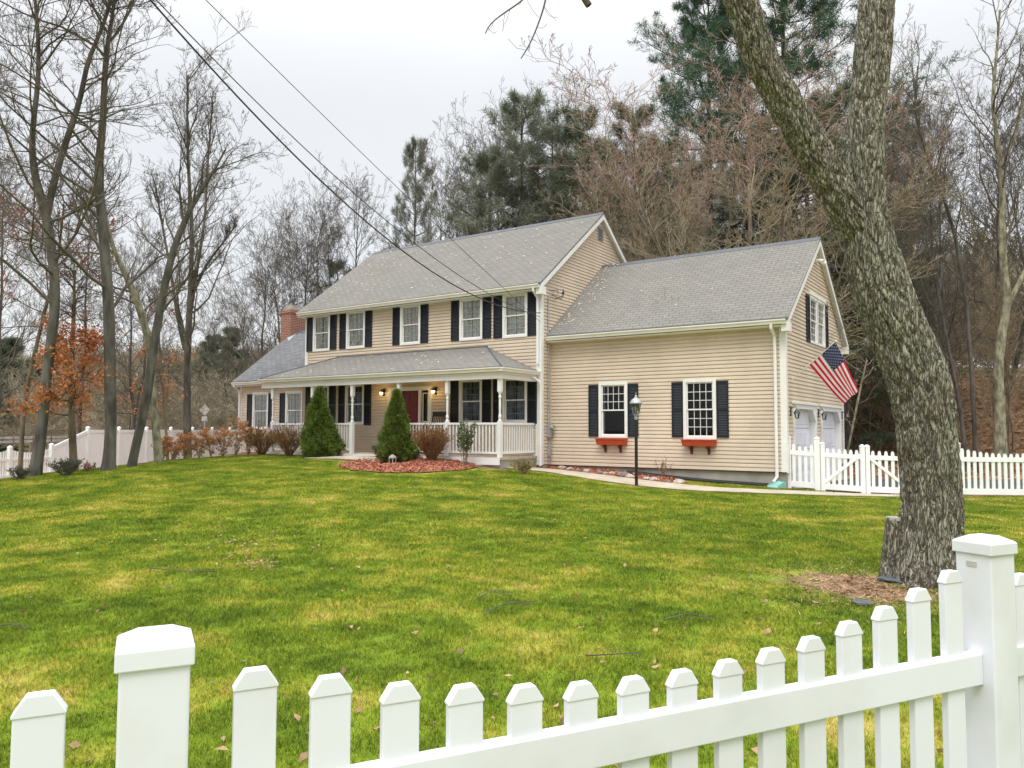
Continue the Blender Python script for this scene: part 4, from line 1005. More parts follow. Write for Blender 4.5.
# ------------------------------------------------------------ far picket fence and gate beyond the lawn
def world_T(p, u):
    n = (u[1], -u[0]); return Matrix(((u[0], n[0], 0, p[0]), (u[1], n[1], 0, p[1]), (0, 0, 1, p[2]), (0, 0, 0, 1)))
def far_fence(name, pA, pB, label, sp=.145, hmid=1.08, hend=1.2, posts=(True, True), bottom=True, gate=False, dip=True, group=None, flip=False):
    a, b = np.array(pA[:2]), np.array(pB[:2]); L = np.linalg.norm(b-a); u = (b-a)/L
    za, zb = h1(*a), h1(*b)
    e = empty(name, (a[0], a[1], za), label, 'gate' if gate else 'fence', group)
    sl = (zb-za)/L
    T = Matrix(((u[0], u[1], 0, 0), (u[1], -u[0], 0, 0), (0, 0, 1, 0), (0, 0, 0, 1)))
    n = max(3, round((L-.12)/sp))
    for i in range(n):
        x = .06+(L-.12)*(i+.5)/n; t = abs(2*(i+.5)/n-1); h = hmid+(hend-hmid)*t**2 if dip else hmid
        z = sl*x; q = MB(T); w = .038
        pr = [(-w, .06), (w, .06), (w, h-.05), (w-.02, h), (-w+.02, h), (-w, h-.05)]
        q.add([(x+X, -.012, z+Z) for X, Z in pr]+[(x+X, .012, z+Z) for X, Z in pr], [tuple(range(6)), tuple(range(11, 5, -1))]+[(k, (k+1) % 6, 6+(k+1) % 6, 6+k) for k in range(6)])
        q.build('picket', mat['vinylfar'], e)
    for lo, hi in ((.06, .20), (.86, .97)) if bottom else ((.2, .3), (.8, .9)):
        q = MB(T); q.hexa([(0, -.025, lo), (0, .025, lo), (0, .025, hi), (0, -.025, hi)], [(L, -.025, lo+sl*L), (L, .025, lo+sl*L), (L, .025, hi+sl*L), (L, -.025, hi+sl*L)]); q.build('rail', mat['vinylfar'], e)
    if gate:
        q = MB(T); z0, z1 = (.2, .86) if not flip else (.86, .2)
        q.hexa([(.05, .013, z0), (.05, .03, z0), (.05, .03, z0+.09), (.05, .013, z0+.09)], [(L-.05, .013, z1), (L-.05, .03, z1), (L-.05, .03, z1+.09), (L-.05, .013, z1+.09)]); q.build('brace', mat['vinylfar'], e)
    for x, on in ((0, posts[0]), (L, posts[1])):
        if not on: continue
        s = .0635 if not gate else .05; q = MB(T); z = sl*x; hp = 1.30 if not gate else 1.18
        q.box(x-s, x+s, -s, s, z-.05, z+hp); q.hexa([(x-s-.01, -s-.01, z+hp), (x+s+.01, -s-.01, z+hp), (x+s+.01, s+.01, z+hp), (x-s-.01, s+.01, z+hp)], [(x-.02, -.02, z+hp+.05), (x+.02, -.02, z+hp+.05), (x+.02, .02, z+hp+.05), (x-.02, .02, z+hp+.05)])
        q.build('fence_post', mat['vinylfar'], e)
    return e
g0 = at(789, 488, 19.55)[:2]; g1 = at(818, 493, 19.25)[:2]; g2 = at(823, 493, 19.2)[:2]; g3 = at(863, 494, 19.1)[:2]; g4 = at(868, 494, 19.1)[:2]; g5 = at(906, 495, 19.05)[:2]; g6 = at(1010, 497.5, 18.9)[:2]
far_fence('picket_fence', g0, g1, 'short white picket panel between the garage corner and the double gate')
far_fence('picket_gate', g2, g3, 'left leaf of the white picket double gate, beside the garage', gate=True, dip=False)
gr_ = far_fence('picket_gate', g4, g5, 'right leaf of the white picket double gate, half hidden by the big trunk', gate=True, dip=False, flip=True)
ltm = MB(); 
for z in (.25, .45): ltm.box(-.04, .04, .05, .10, z, z+.07)
ltm.tube([(-.04, .08, .3), (-.04, .08, .75), (-.01, .08, .78)], .008, 6); ltm.build('latch', mat['black'], gr_)
g5b = g5+nrm(g5-g4)*.12; L6 = np.linalg.norm(g6-g5b); u6 = (g6-g5b)/L6
g5c = g5b+u6*1.12
far_fence('picket_fence', g5b, g5c, 'short white picket panel hidden behind the big tree trunk', hmid=1.06, hend=1.1)
far_fence('picket_fence', g5c, g5c+u6*2.44, 'white picket panel right of the big tree trunk', posts=(False, True), hmid=1.06, hend=1.2)
# second picket run seen between garage and gate, at the far side of the driveway
# ------------------------------------------------------------ left boundary fences
def lf(i, off=0):
    Z = 30*(1+.0793*i); px = 512+FPX*(-.649+.0065*i)/(1+.0793*i); p = at(px, 430, Z); return p[:2]
def panel(i, h0, h1_, label):
    a, b = lf(i), lf(i+1); L = np.linalg.norm(b-a); u = (b-a)/L; zb = -.86
    e = empty('privacy_fence', (a[0], a[1], zb), label, 'fence')
    T = Matrix(((u[0], u[1], 0, 0), (u[1], -u[0], 0, 0), (0, 0, 1, 0), (0, 0, 0, 1)))
    q = MB(T); q.add([(0, -.02, -.3), (L, -.02, -.3), (L, -.02, h1_), (0, -.02, h0), (0, .02, -.3), (L, .02, -.3), (L, .02, h1_), (0, .02, h0)], [(0, 1, 2, 3), (7, 6, 5, 4), (0, 4, 5, 1), (1, 5, 6, 2), (2, 6, 7, 3), (3, 7, 4, 0)])
    for k in range(1, 16): x = L*k/16; hh = h0+(h1_-h0)*k/16-.15; q.box(x-.004, x+.004, .02, .026, 0, hh); q.box(x-.004, x+.004, -.026, -.02, 0, hh)
    q.build('boards', mat['vinylfar'], e)
    q = MB(T); q.hexa([(0, -.04, h0-.14), (0, .04, h0-.14), (0, .04, h0), (0, -.04, h0)], [(L, -.04, h1_-.14), (L, .04, h1_-.14), (L, .04, h1_), (L, -.04, h1_)]); q.build('rail', mat['vinylfar'], e)
    q = MB(T); s = .065; hp = max(h0, h1_ if i == 1 else h0)+.10 if i != 1 else h0+.1
    q.box(-s, s, -s, s, -.3, hp); q.hexa([(-s-.01, -s-.01, hp), (s+.01, -s-.01, hp), (s+.01, s+.01, hp), (-s-.01, s+.01, hp)], [(-.02, -.02, hp+.06), (.02, -.02, hp+.06), (.02, .02, hp+.06), (-.02, .02, hp+.06)]); q.build('fence_post', mat['vinylfar'], e)
def lpick(i, label):
    a, b = lf(i), lf(i+1); L = np.linalg.norm(b-a); u = (b-a)/L; zb = -.86
    e = empty('picket_fence', (a[0], a[1], zb), label, 'fence')
    T = Matrix(((u[0], u[1], 0, 0), (u[1], -u[0], 0, 0), (0, 0, 1, 0), (0, 0, 0, 1)))
    for k in range(16):
        x = .1+(L-.2)*(k+.5)/16; q = MB(T); q.box(x-.038, x+.038, -.012, .012, -.2, 1.04-.12*(1-abs(2*k/15-1)**2)); q.build('picket', mat['vinylfar'], e)
    for lo, hi in ((.0, .1), (.62, .72)):
        q = MB(T); q.box(0, L, -.03, .03, lo, hi); q.build('rail', mat['vinylfar'], e)
    q = MB(T); s = .065; q.box(-s, s, -s, s, -.3, 1.16); q.hexa([(-s-.01, -s-.01, 1.16), (s+.01, -s-.01, 1.16), (s+.01, s+.01, 1.16), (-s-.01, s+.01, 1.16)], [(-.02, -.02, 1.22), (.02, -.02, 1.22), (.02, .02, 1.22), (-.02, .02, 1.22)]); q.build('fence_post', mat['vinylfar'], e)
lpick(-1, 'white picket panel at the far left edge of the yard'); lpick(0, 'white picket panel left of the sloping privacy panel')
names_ = ['sloping white privacy panel stepping up from the picket fence', 'white privacy panel behind the small orange leaved oak', 'white privacy panel between the second and third left trunks', 'white privacy panel behind the forked leaning tree',
          'white privacy panel behind the first dried hydrangeas', 'white privacy panel behind the multi stemmed tree', 'white privacy panel behind the middle hydrangeas', 'last white privacy panel before the house corner']
for i in range(1, 9): panel(i, 1.12 if i == 1 else 1.83, 1.83, names_[i-1])
# guard rail beyond it
gr0, gr1 = at(-60, 443, 33)[:2], at(245, 432, 78)[:2]
e = empty('guard_rail', (*gr0, h1(*gr0)), 'weathered roadside guard rail beyond the left fences', 'guard rail')
L = np.linalg.norm(gr1-gr0); u = (gr1-gr0)/L; n = 26; top = []
q = MB()
for i in range(n):
    p = gr0+u*L*i/n; p2 = gr0+u*L*(i+1)/n; z = .62-i*0-h1(*gr0); z2 = z
    for s0, s1 in ((.0, .13), (.19, .32)):
        q.hexa([(*(p-gr0), z-s1), (*(p-gr0+np.array([.05, .05])), z-s1), (*(p-gr0+np.array([.05, .05])), z-s0), (*(p-gr0), z-s0)], [(*(p2-gr0), z-s1), (*(p2-gr0+np.array([.05, .05])), z-s1), (*(p2-gr0+np.array([.05, .05])), z-s0), (*(p2-gr0), z-s0)])
q.build('rail', mat['galv'], e)
for i in range(0, n, 1):
    p = gr0+u*L*i/n-gr0; q = MB(); q.box(p[0]-.08, p[0]+.08, p[1]-.08, p[1]+.08, h1(*(p+gr0))-h1(*gr0)-.3, .60-h1(*gr0)); q.build('post', mat['barkbr'], e)
# road sign seen from behind
sg = at(205, 410, 46); zg = h1(*sg[:2]); e = empty('road_sign', (*sg[:2], zg), 'back of a grey diamond road sign on a post beyond the left fence', 'sign')
T = frame((0, 0, 0), (_cy, _sy), (_sy, -_cy)); T[2][3] = 0
hz_ = sg[2]-zg
q = MB(T); q.box(-.03, .03, -.03, .03, -.2, hz_+.4); q.build('post', mat['grey'], e)
q = MB(T); s = .33; q.add([(0, .04, hz_-s), (s, .04, hz_), (0, .04, hz_+s), (-s, .04, hz_), (0, .055, hz_-s), (s, .055, hz_), (0, .055, hz_+s), (-s, .055, hz_)], [(0, 1, 2, 3), (7, 6, 5, 4), (0, 4, 5, 1), (1, 5, 6, 2), (2, 6, 7, 3), (3, 7, 4, 0)]); q.build('sign_plate', mat['galv'], e)
q = MB(T); q.box(-.17, .17, .04, .055, hz_-.66, hz_-.38); q.build('small_plate', mat['galv'], e)

# ------------------------------------------------------------ lamp post
lp = gp(636.5, 487); d_l = (lp-CAM)@FW
e = empty('lamp_post', lp, 'black lamp post with a faceted lantern standing on the lawn before the garage windows', 'lamp post')
q = MB(); q.lathe([(.05, -.05), (.05, .02), (.038, .04), (.038, 1.55), (.03, 1.58)], (0, 0, 0), 12); q.build('post', mat['black'], e, smooth=False)
q = MB(); q.lathe([(.04, 1.57), (.045, 1.62), (.03, 1.64), (.07, 1.68), (.075, 1.70)], (0, 0, 0), 12); q.build('collar', mat['grey'], e)
q = MB(); q.lathe([(.075, 1.70), (.12, 1.95)], (0, 0, 0), 6); q.build('lantern_glass', mat['lampglass'], e)
q = MB()
for k in range(6):
    a = PI/3*k; q.tube([(.075*math.cos(a), .075*math.sin(a), 1.70), (.122*math.cos(a), .122*math.sin(a), 1.95)], .008, 5)
q.build('lantern_frame', mat['black'], e)
q = MB(); q.lathe([(.15, 1.94), (.152, 1.965), (.11, 2.03), (.05, 2.07), (.03, 2.09), (.035, 2.11), (.012, 2.14), (.004, 2.22)], (0, 0, 0), 12); q.build('lantern_cap', mat['grey'], e)
q = MB(); q.lathe([(.01, 1.72), (.03, 1.78), (.035, 1.84), (.01, 1.88)], (0, 0, 0), 8); q.build('bulb', mat['white'], e)
# splash block
sp_ = gp(776, 489); e_ = MB(); L = .6
dv_ = np.array([-.35, -.94]); n_ = np.array([.94, -.35])
def sb(a, b, z): return (*(sp_[:2]*0+dv_*a+n_*b), z)
e_.add([sb(-.32, -.11, .20), sb(-.32, .11, .20), sb(.25, .2, .03), sb(.25, -.2, .03), sb(-.32, -.13, .0), sb(-.32, .13, .0), sb(.25, .22, .0), sb(.25, -.22, .0), sb(-.32, -.13, .24), sb(-.32, .13, .24), sb(.25, .22, .09), sb(.25, -.22, .09)],
       [(0, 1, 2, 3), (7, 6, 5, 4), (4, 5, 9, 8), (8, 9, 1, 0), (5, 6, 10, 9), (9, 10, 2, 1), (4, 8, 11, 7), (8, 0, 3, 11), (3, 2, 6, 7), (11, 3, 7), (2, 10, 6)])
o = e_.build('splash_block', mat['teal']); o.scale = (.72, .72, .72); o.location = Vector((sp_[0], sp_[1]+.1, sp_[2]+.02)); props(o, 'teal plastic splash block under the garage corner downspout', 'splash block')
# small garden lantern
gl = onY(392.5, 464, -2.95); e = empty('garden_lantern', gl, 'small white garden lantern at the foot of the right cone shaped spruce', 'lantern')
q = MB(); q.box(-.10, .10, -.10, .10, 0, .06); q.box(-.11, .11, -.11, .11, .30, .34); q.hexa([(-.11, -.11, .34), (.11, -.11, .34), (.11, .11, .34), (-.11, .11, .34)], [(-.03, -.03, .44), (.03, -.03, .44), (.03, .03, .44), (-.03, .03, .44)])
for x in (-.09, .09):
    for y in (-.09, .09): q.box(x-.012, x+.012, y-.012, y+.012, .06, .30)
q.build('lantern_frame', mat['galv'], e); q = MB(); q.box(-.08, .08, -.08, .08, .07, .29); q.build('lantern_glass', mat['lampglass'], e); e.scale = (.72, .72, .8)

# stones edging the garage bed
def stone(p, s, seed, m, label, flat=.62, name='stone', group=None):
    r = random.Random(seed); bm = bmesh.new(); bmesh.ops.create_icosphere(bm, subdivisions=2, radius=1)
    off = Vector((r.random()*9, r.random()*9, 0))
    for v in bm.verts:
        k = 1+.35*noise.noise(v.co*1.3+off)+.12*noise.noise(v.co*4+off); v.co = Vector((v.co.x*s*k*1.2, v.co.y*s*k, v.co.z*s*k*flat))
    me = bpy.data.meshes.new(name); bm.to_mesh(me); bm.free(); me.materials.append(m)
    o = bpy.data.objects.new(name, me); COL.objects.link(o); o.location = Vector((p[0], p[1], p[2]+s*.3)); o.rotation_euler = (0, 0, r.random()*6)
    return props(o, label, 'stone', group)
for i, (x, y, s, dk) in enumerate(((562, 470, .12, 0), (570, 471, .10, 0), (580, 472.3, .08, 1), (587, 473, .11, 0), (600, 475, .12, 1), (606, 475.5, .08, 0), (612, 475.5, .10, 0), (622, 477.5, .14, 1), (630, 479, .12, 0), (646, 480.5, .09, 0), (654, 481.5, .11, 0), (668, 483.5, .08, 1), (679, 484.5, .13, 0), (552, 468.5, .09, 0), (533, 466.2, .13, 0), (521, 465.5, .10, 1))):
    stone(gp(x, y-.7), s, i, mat['darkstone'] if dk else mat['stone'], 'dark stone in the row edging the bed along the garage wall' if dk else 'pale stone in the row edging the bed along the garage wall', group='dark stones edging the bed' if dk else 'pale stones edging the bed')
for i, (x, y, s) in enumerate(((895, 583, .13), (908, 577, .11), (862, 605, .09))):
    o = stone(gp(x, y), s, 40+i, mat['slateflat'], ['flat dark slate piece nearest the stump', 'flat dark slate piece against the big trunk', 'flat dark slate piece in the bare patch, nearest the fence'][i], .16, 'slate_piece')

# ------------------------------------------------------------ shrubs
def spruce(px, py, wpx, toppx, label, seed):
    b = onY(px, py, -2.45); d = (b-CAM)@FW; r = np.random.default_rng(seed)
    rad = wpx/2*d/FPX; hgt = (py-toppx)*d/FPX
    e = empty('dwarf_spruce', b, label, 'spruce')
    n = 15000
    t = r.random(n)**1.35; th = r.random(n)*2*PI
    prof = np.where(t < .12, .72+.28*t/.12, ((1-t)/.88)**.88)
    lump = 1+.13*np.sin(th*5+t*9+seed*2)+.11*np.sin(th*3-t*17+seed)+.08*np.sin(th*9+t*31)+.06*np.sin(th*14-t*47+seed)
    rr = rad*prof*lump*(.80+.20*r.random(n)**.5)
    P = np.column_stack([rr*np.cos(th)+.05*np.sin(t*6+seed), rr*np.sin(th)+.04*np.sin(t*5), .04+t*hgt])
    D = np.column_stack([np.cos(th), np.sin(th), .7+0*th])
    k_ = r.integers(0, n, 420); P = np.concatenate([P, P[k_]*np.array([1.07, 1.07, 1.0])+D[k_]*.02]); D = np.concatenate([D, D[k_]])
    V, F = needles(P, nrm(D), .085, .022, 2, r, .5)
    npmesh('foliage', V, F, mat['spruce'], e, smooth=False)
    q = MB(); q.tube([(0, 0, -.1), (0, 0, hgt*.9)], [.06, .01], 7); q.build('trunk', mat['barkbr'], e)
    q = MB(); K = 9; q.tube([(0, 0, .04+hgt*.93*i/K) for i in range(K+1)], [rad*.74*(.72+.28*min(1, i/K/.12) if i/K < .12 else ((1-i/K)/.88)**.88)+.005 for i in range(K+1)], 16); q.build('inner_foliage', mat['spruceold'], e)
spruce(319, 457, 37, 389, 'left cone shaped green dwarf spruce before the porch rail', 1)
spruce(396, 460, 33.5, 391, 'right cone shaped green dwarf spruce beside the small garden lantern', 2)
def twiggy(name, px, py, wpx, hpx, label, seed, stems=60, tw='spirea', leafm='spirealeaf', nleaf=900, lsz=.022, cat='shrub', group=None, narrow=False, Yp=None):
    b = onY(px, py, Yp) if Yp else gp(px, py); d = (b-CAM)@FW; r = np.random.default_rng(seed); R_ = wpx/2*d/FPX; h = hpx*d/FPX
    e = empty(name, b, label, cat, group)
    th = r.random(stems)*2*PI; sp = r.random(stems)**.6
    k = 6; P = np.zeros((stems, k, 3)); tip = np.column_stack([np.cos(th)*sp*R_, np.sin(th)*sp*R_, h*(.75+.3*r.random(stems))*(1-.25*sp)])
    base_ = np.column_stack([np.cos(th), np.sin(th), 0*th])*(.08 if not narrow else .04)*np.sqrt(sp)[:, None]
    for j in range(k):
        t = j/(k-1); P[:, j] = base_*(1-t)+tip*np.array([1, 1, 1])*np.array([t**1.2, t**1.2, t])+r.normal(size=(stems, 3))*.012*(j > 0)
    Rr = np.full((stems, k), .008)*np.linspace(1, .5, k)
    a, ra = sub(P, Rr, 5, .3, 1, .5, .35, 4, r, up=.4); c, rc_ = sub(a, ra, 3, .3, 1, .5, .5, 3, r, up=.3)
    ra = np.maximum(ra, .004); rc_ = np.maximum(rc_, .003)
    V, F = tubes([(P, Rr, 4), (a, ra, 3), (c, rc_, 3)]); npmesh('stems', V, F, mat[tw], e)
    if nleaf:
        pts = np.concatenate([a[:, 1:].reshape(-1, 3), c.reshape(-1, 3)]); pts = pts[r.integers(0, len(pts), nleaf)]+r.normal(size=(nleaf, 3))*.02
        V, F = leaf_quads(pts, lsz, r); npmesh('leaves', V, F, mat[leafm], e, smooth=False)
    return e
twiggy('shrub', 262, 456, 52, 30, 'brown and green twiggy shrub nearest the house corner window', 1, 90, 'spirea', 'spirealeaf', 1400, .028, Yp=-2.5)
twiggy('shrub', 289, 456, 40, 31, 'reddish brown twiggy shrub left of the left cone spruce', 2, 90, 'spirea', 'spirealeaf', 1100, .024, Yp=-2.5)
twiggy('shrub', 432, 461, 44, 38, 'dense reddish brown twiggy shrub right of the right cone spruce', 3, 150, 'spirea', 'spirealeaf', 2200, .022, Yp=-2.5)
twiggy('shrub', 380, 458, 18, 16, 'small dark evergreen shrub left of the right cone spruce', 4, 40, 'barkbr', 'shrubgreen', 700, .025, Yp=-2.5)
twiggy('rose_bush', 464.5, 461.5, 20, 50, 'tall narrow green rose bush before the porch rail', 5, 14, 'barkbr', 'shrubgreen', 650, .035, narrow=True, Yp=-2.45)
twiggy('shrub', 523, 466, 30, 15, 'low sprawling green shrub at the right end of the porch', 6, 50, 'straw', 'shrubgreen', 500, .022, Yp=-2.5)
twiggy('shrub', 663, 484, 26, 22, 'thin bare rose bush with reddish tips against the garage foundation', 7, 9, 'twigtan', 'redleaf', 60, .02, Yp=.2)
twiggy('shrub', 66, 476, 34, 17, 'low dark evergreen shrub between the two leftmost trunks', 8, 60, 'twig', 'duskgreen', 900, .022)
twiggy('shrub', 20, 480, 24, 14, 'low leafy shrub at the foot of the leftmost trunk', 9, 40, 'twig', 'duskgreen', 300, .022)
twiggy('shrub', 88, 472, 14, 11, 'tiny red leaved shrub before the white privacy fence', 10, 12, 'twig', 'redleaf', 90, .03)
twiggy('tall_grass', 240, 445, 26, 36, 'clump of tall golden dried stems at the left corner of the house', 11, 60, 'straw', 'hydra', 350, .03)
for i, (px, py, w, h) in enumerate(((162, 463.5, 15, 24), (174, 463, 15, 26), (187, 461, 16, 30), (199, 459.5, 16, 30), (211, 458.5, 16, 31), (223, 457.5, 18, 32), (236, 457, 18, 32), (248, 456.5, 18, 30))):
    b = at(px, py, 23.3+.42*i); b = down(b); d = (b-CAM)@FW; r = np.random.default_rng(70+i); ns = int(r.integers(15, 26)); R_ = w/2*d/FPX*1.15; hh = h*d/FPX*r.uniform(.75, 1.1)
    e = empty('hydrangea', b, 'dried orange brown hydrangea clump in the row before the white privacy fence', 'hydrangea', 'dried hydrangeas along the lawn edge')
    th = r.random(ns)*2*PI; sp = r.random(ns)**.5; k = 5; P = np.zeros((ns, k, 3)); hv = .45+.6*r.random(ns)
    for j in range(k):
        t = j/(k-1); P[:, j] = np.column_stack([np.cos(th)*sp*R_*t*1.1, np.sin(th)*sp*R_*t*1.1, hh*t*hv])+r.normal(size=(ns, 3))*.01
    V, F = tubes([(P, np.full((ns, k), .006), 4)]); npmesh('stems', V, F, mat['straw'], e)
    pts = np.repeat(P[:, -1], 40, 0)+nrm(r.normal(size=(ns*40, 3)))*np.array([.07, .07, .05]); lf2 = P[:, 1:4].reshape(-1, 3)+r.normal(size=(ns*3, 3))*.05
    V, F = leaf_quads(np.concatenate([pts]), .028, r); npmesh('flower_heads', V, F, mat['hydra'], e, smooth=False)
    V, F = leaf_quads(lf2, .05, r); npmesh('leaves', V, F, mat['straw'], e, smooth=False)

# ------------------------------------------------------------ the big tree in front
def bark_sweep(pts, rad, seed, nth=150, step=.018, flare=None, amp=.034):
    P, R = spline(pts, rad, .08)
    for _ in range(6): P[1:-1] = (P[:-2]+2*P[1:-1]+P[2:])/4; R[1:-1] = (R[:-2]+2*R[1:-1]+R[2:])/4
    L = np.concatenate([[0], np.cumsum(np.linalg.norm(np.diff(P, axis=0), axis=1))]); s = np.arange(0, L[-1], step)
    P = np.stack([np.interp(s, L, P[:, i]) for i in range(3)], 1); R = np.interp(s, L, R)
    T = nrm(np.gradient(P, axis=0)); A = nrm(np.cross(T, np.array([1, .13, .07]))); B = np.cross(T, A)
    th = np.arange(nth)*2*PI/nth
    V = np.zeros((len(s), nth, 3)); c, sn = np.cos(th), np.sin(th)
    for i in range(len(s)):
        for j in range(nth):
            r0 = R[i]
            if flare and s[i] < flare: r0 *= 1+.22*(1-s[i]/flare)**2*(.5+.5*math.sin(th[j]*5+seed+math.sin(th[j]*2)))
            x, y, z = c[j]*r0, sn[j]*r0, s[i]+seed*7
            w = noise.noise(Vector((x*6, y*6, z*3)))*.05
            a = abs(noise.noise(Vector(((x+w)*14, (y+w)*14, z*3.1+w*14))))
            b_ = abs(noise.noise(Vector(((x-w)*30+5, (y)*30, z*7))))
            big = noise.noise(Vector((x*2.2, y*2.2, z*1.1)))
            V[i, j] = (c[j], sn[j], r0*(1+.07*big)+amp*min(1, a*4.6)**.8+amp*.35*min(1, b_*3)-amp*.9)+np.zeros(3)
    W = P[:, None]+V[..., 2:3]*(V[..., 0:1]*A[:, None]+V[..., 1:2]*B[:, None])
    idx = np.arange(len(s)*nth).reshape(len(s), nth); a = idx[:-1]; b = idx[1:]
    F = np.stack([a, np.roll(a, -1, 1), np.roll(b, -1, 1), b], -1).reshape(-1, 4)
    return W.reshape(-1, 3), F, (P, R)
DT = 7.65
def tp(L, d=DT): return [at(x, y, d+dd) for x, y, w, dd in L], [w/2*(d+dd)/FPX*(.97 if y > 250 else .92) for x, y, w, dd in L]
main = [(924, 597, 78, 0), (926, 580, 70, 0), (929, 560, 62, 0), (931, 530, 57, 0), (931, 480, 54, 0), (927, 440, 55, 0), (922, 400, 57, 0), (916, 372, 58, 0), (902, 340, 56, 0), (885, 300, 55, 0), (873, 260, 52, 0), (866, 225, 46, 0), (864, 190, 38, 0), (864, 150, 36, 0), (868, 100, 35, .05), (873, 50, 35, .1), (877, 0, 35, .15), (881, -60, 34, .2), (884, -140, 31, .3), (890, -240, 26, .4)]
left = [(878, 262, 20, 0), (862, 235, 34, -.02), (842, 200, 36, -.04), (828, 175, 35, -.06), (811, 148, 35, -.08), (783, 100, 34, -.12), (757, 50, 33, -.16), (741, 0, 33, -.2), (722, -50, 31, -.25), (690, -130, 28, -.3), (640, -220, 22, -.4)]
base_t = at(926, 590, DT); base_t[2] = h1(base_t[0], base_t[1])
bt = empty('oak_tree', base_t, 'big forked oak with furrowed lichen grey bark standing in the lawn behind the near fence', 'tree')
p_, r_ = tp(main); p_[0][2] = base_t[2]-.12
V1, F1, s1 = bark_sweep(p_, r_, 1, 170, .017, .75)
p2_, r2_ = tp(left); V2, F2, s2 = bark_sweep(p2_, r2_, 2, 110, .018)
npmesh('trunk', np.concatenate([V1, V2])-base_t, np.concatenate([F1, F2+len(V1)]), mat['oakbark'], bt)
r = np.random.default_rng(8)
G = []
for (P, R), t0 in ((s1, .80), (s2, .80)):
    Ps, Rs = resamp(P, R, 30); a, ra = sub(Ps, Rs, 7, t0, 1, .8, -3.2, 9, r, up=.35, rmul=.5, lf=lambda t: 1)
    b, rb2 = sub(a, ra, 7, .25, 1, .7, .45, 6, r, up=.2); c, rc2 = sub(b, rb2, 5, .2, 1, .7, .5, 5, r); G += [(a, ra, 7), (b, rb2, 5), (c, rc2, 4)]
# limb whose twigs hang into the top of the view
def pl(L, d): return np.array([at(x, y, d+dz) for x, y, dz in L])
limb = pl([(735, -30, -.1), (700, -75, -.3), (640, -85, -.6), (585, -70, -.9), (545, -45, -1.1), (530, -25, -1.2)], DT)
def add_line(P, r0, r1, n):
    P_, R_ = spline(P, np.linspace(r0, r1, len(P)), .05); P_, R_ = resamp(P_, R_, 24); G.append((P_, R_, n)); return P_, R_
l1 = add_line(limb, .07, .012, 8)
dT = DT-1.2
t1 = add_line(pl([(545, -45, .1), (531, -10, 0), (523.8, 0, 0), (507, 11, 0), (493.7, 20.5, 0), (486.8, 27, 0), (485.5, 33.5, 0)], dT), .009, .0045, 6)
t2 = add_line(pl([(552, -48, .1), (549, -20, 0), (545.7, 0, 0), (542, 13.7, 0), (537.5, 26, 0), (532, 40, 0), (526.5, 50, 0), (521, 58.5, 0)], dT), .009, .0045, 6)
add_line(pl([(600, -80, .2), (570, -40, .1), (578, -14, 0), (586, 2, 0), (589, 5.5, 0)], dT), .03, .028, 8)
for P_, R_ in (t1, t2):
    a, ra = sub(P_, R_, 7, .3, .98, 1.0, -.16, 5, r, up=.5, lf=lambda t: 1); G.append((a, np.maximum(ra*0+.0018, .0015), 4))
V, F = tubes(G); npmesh('branches', V-base_t, F, mat['twig'], bt)
# cut stump beside it
sb_ = at(893, 575, DT+.12); sb_[2] = h1(sb_[0], sb_[1])
V, F, ss_ = bark_sweep([sb_-np.array([0, 0, .1]), sb_+np.array([.0, 0, .2]), at(897, 517, DT+.12)], [.15, .105, .095], 5, 60, .02, .3, .018)
se = empty('tree_stump', sb_, 'short cut stump against the left side of the big oak', 'stump')
npmesh('trunk', V-sb_, F, mat['oakbark'], se)
q = MB(); tpz = at(897, 517, DT+.12)-sb_; q.lathe([(.1, -.03), (.1, 0)], tuple(tpz), 18); q.build('cut_face', mat['galv'], se)
# fallen twigs on the lawn
for i, (pts_, lab) in enumerate((([(478, 603), (490, 597), (500, 598), (512, 602)], 'small forked grey twig lying mid lawn above the longer one'), ([(486, 622), (492, 614), (505, 610), (538, 606)], 'long curved grey twig lying mid lawn'),
        ([(-2, 631), (12, 631), (26, 635)], 'pale twig lying at the left edge of the lawn'), ([(148, 573), (180, 575), (216, 577)], 'thin dark twig lying left of the leaf patch'), ([(664, 625), (690, 620), (712, 626)], 'thin dark twig lying above the fence, right of centre'), ([(586, 664), (610, 661), (640, 661)], 'thin dark twig just above the picket tops'))):
    P = np.array([gp(x, y)+np.array([0, 0, .045+.012*((k+i) % 2)]) for k, (x, y) in enumerate(pts_)]); b0 = P[0].copy()
    Pq, Rq = spline(P, np.linspace(.006, .003, len(P)), .05); Pq, Rq = resamp(Pq, Rq, 14); r = np.random.default_rng(90+i)
    a, ra = sub(Pq, Rq, 4, .2, .9, .8, .3, 4, r); a[..., 2] = np.clip(a[..., 2], P[:, 2].min()-.01, P[:, 2].max()+.02)
    V, F = tubes([(Pq, Rq, 5), (a, np.maximum(ra, .002), 4)]); o = npmesh('fallen_twig', V-b0, F, mat['twig'], loc=b0); props(o, lab, 'twig')

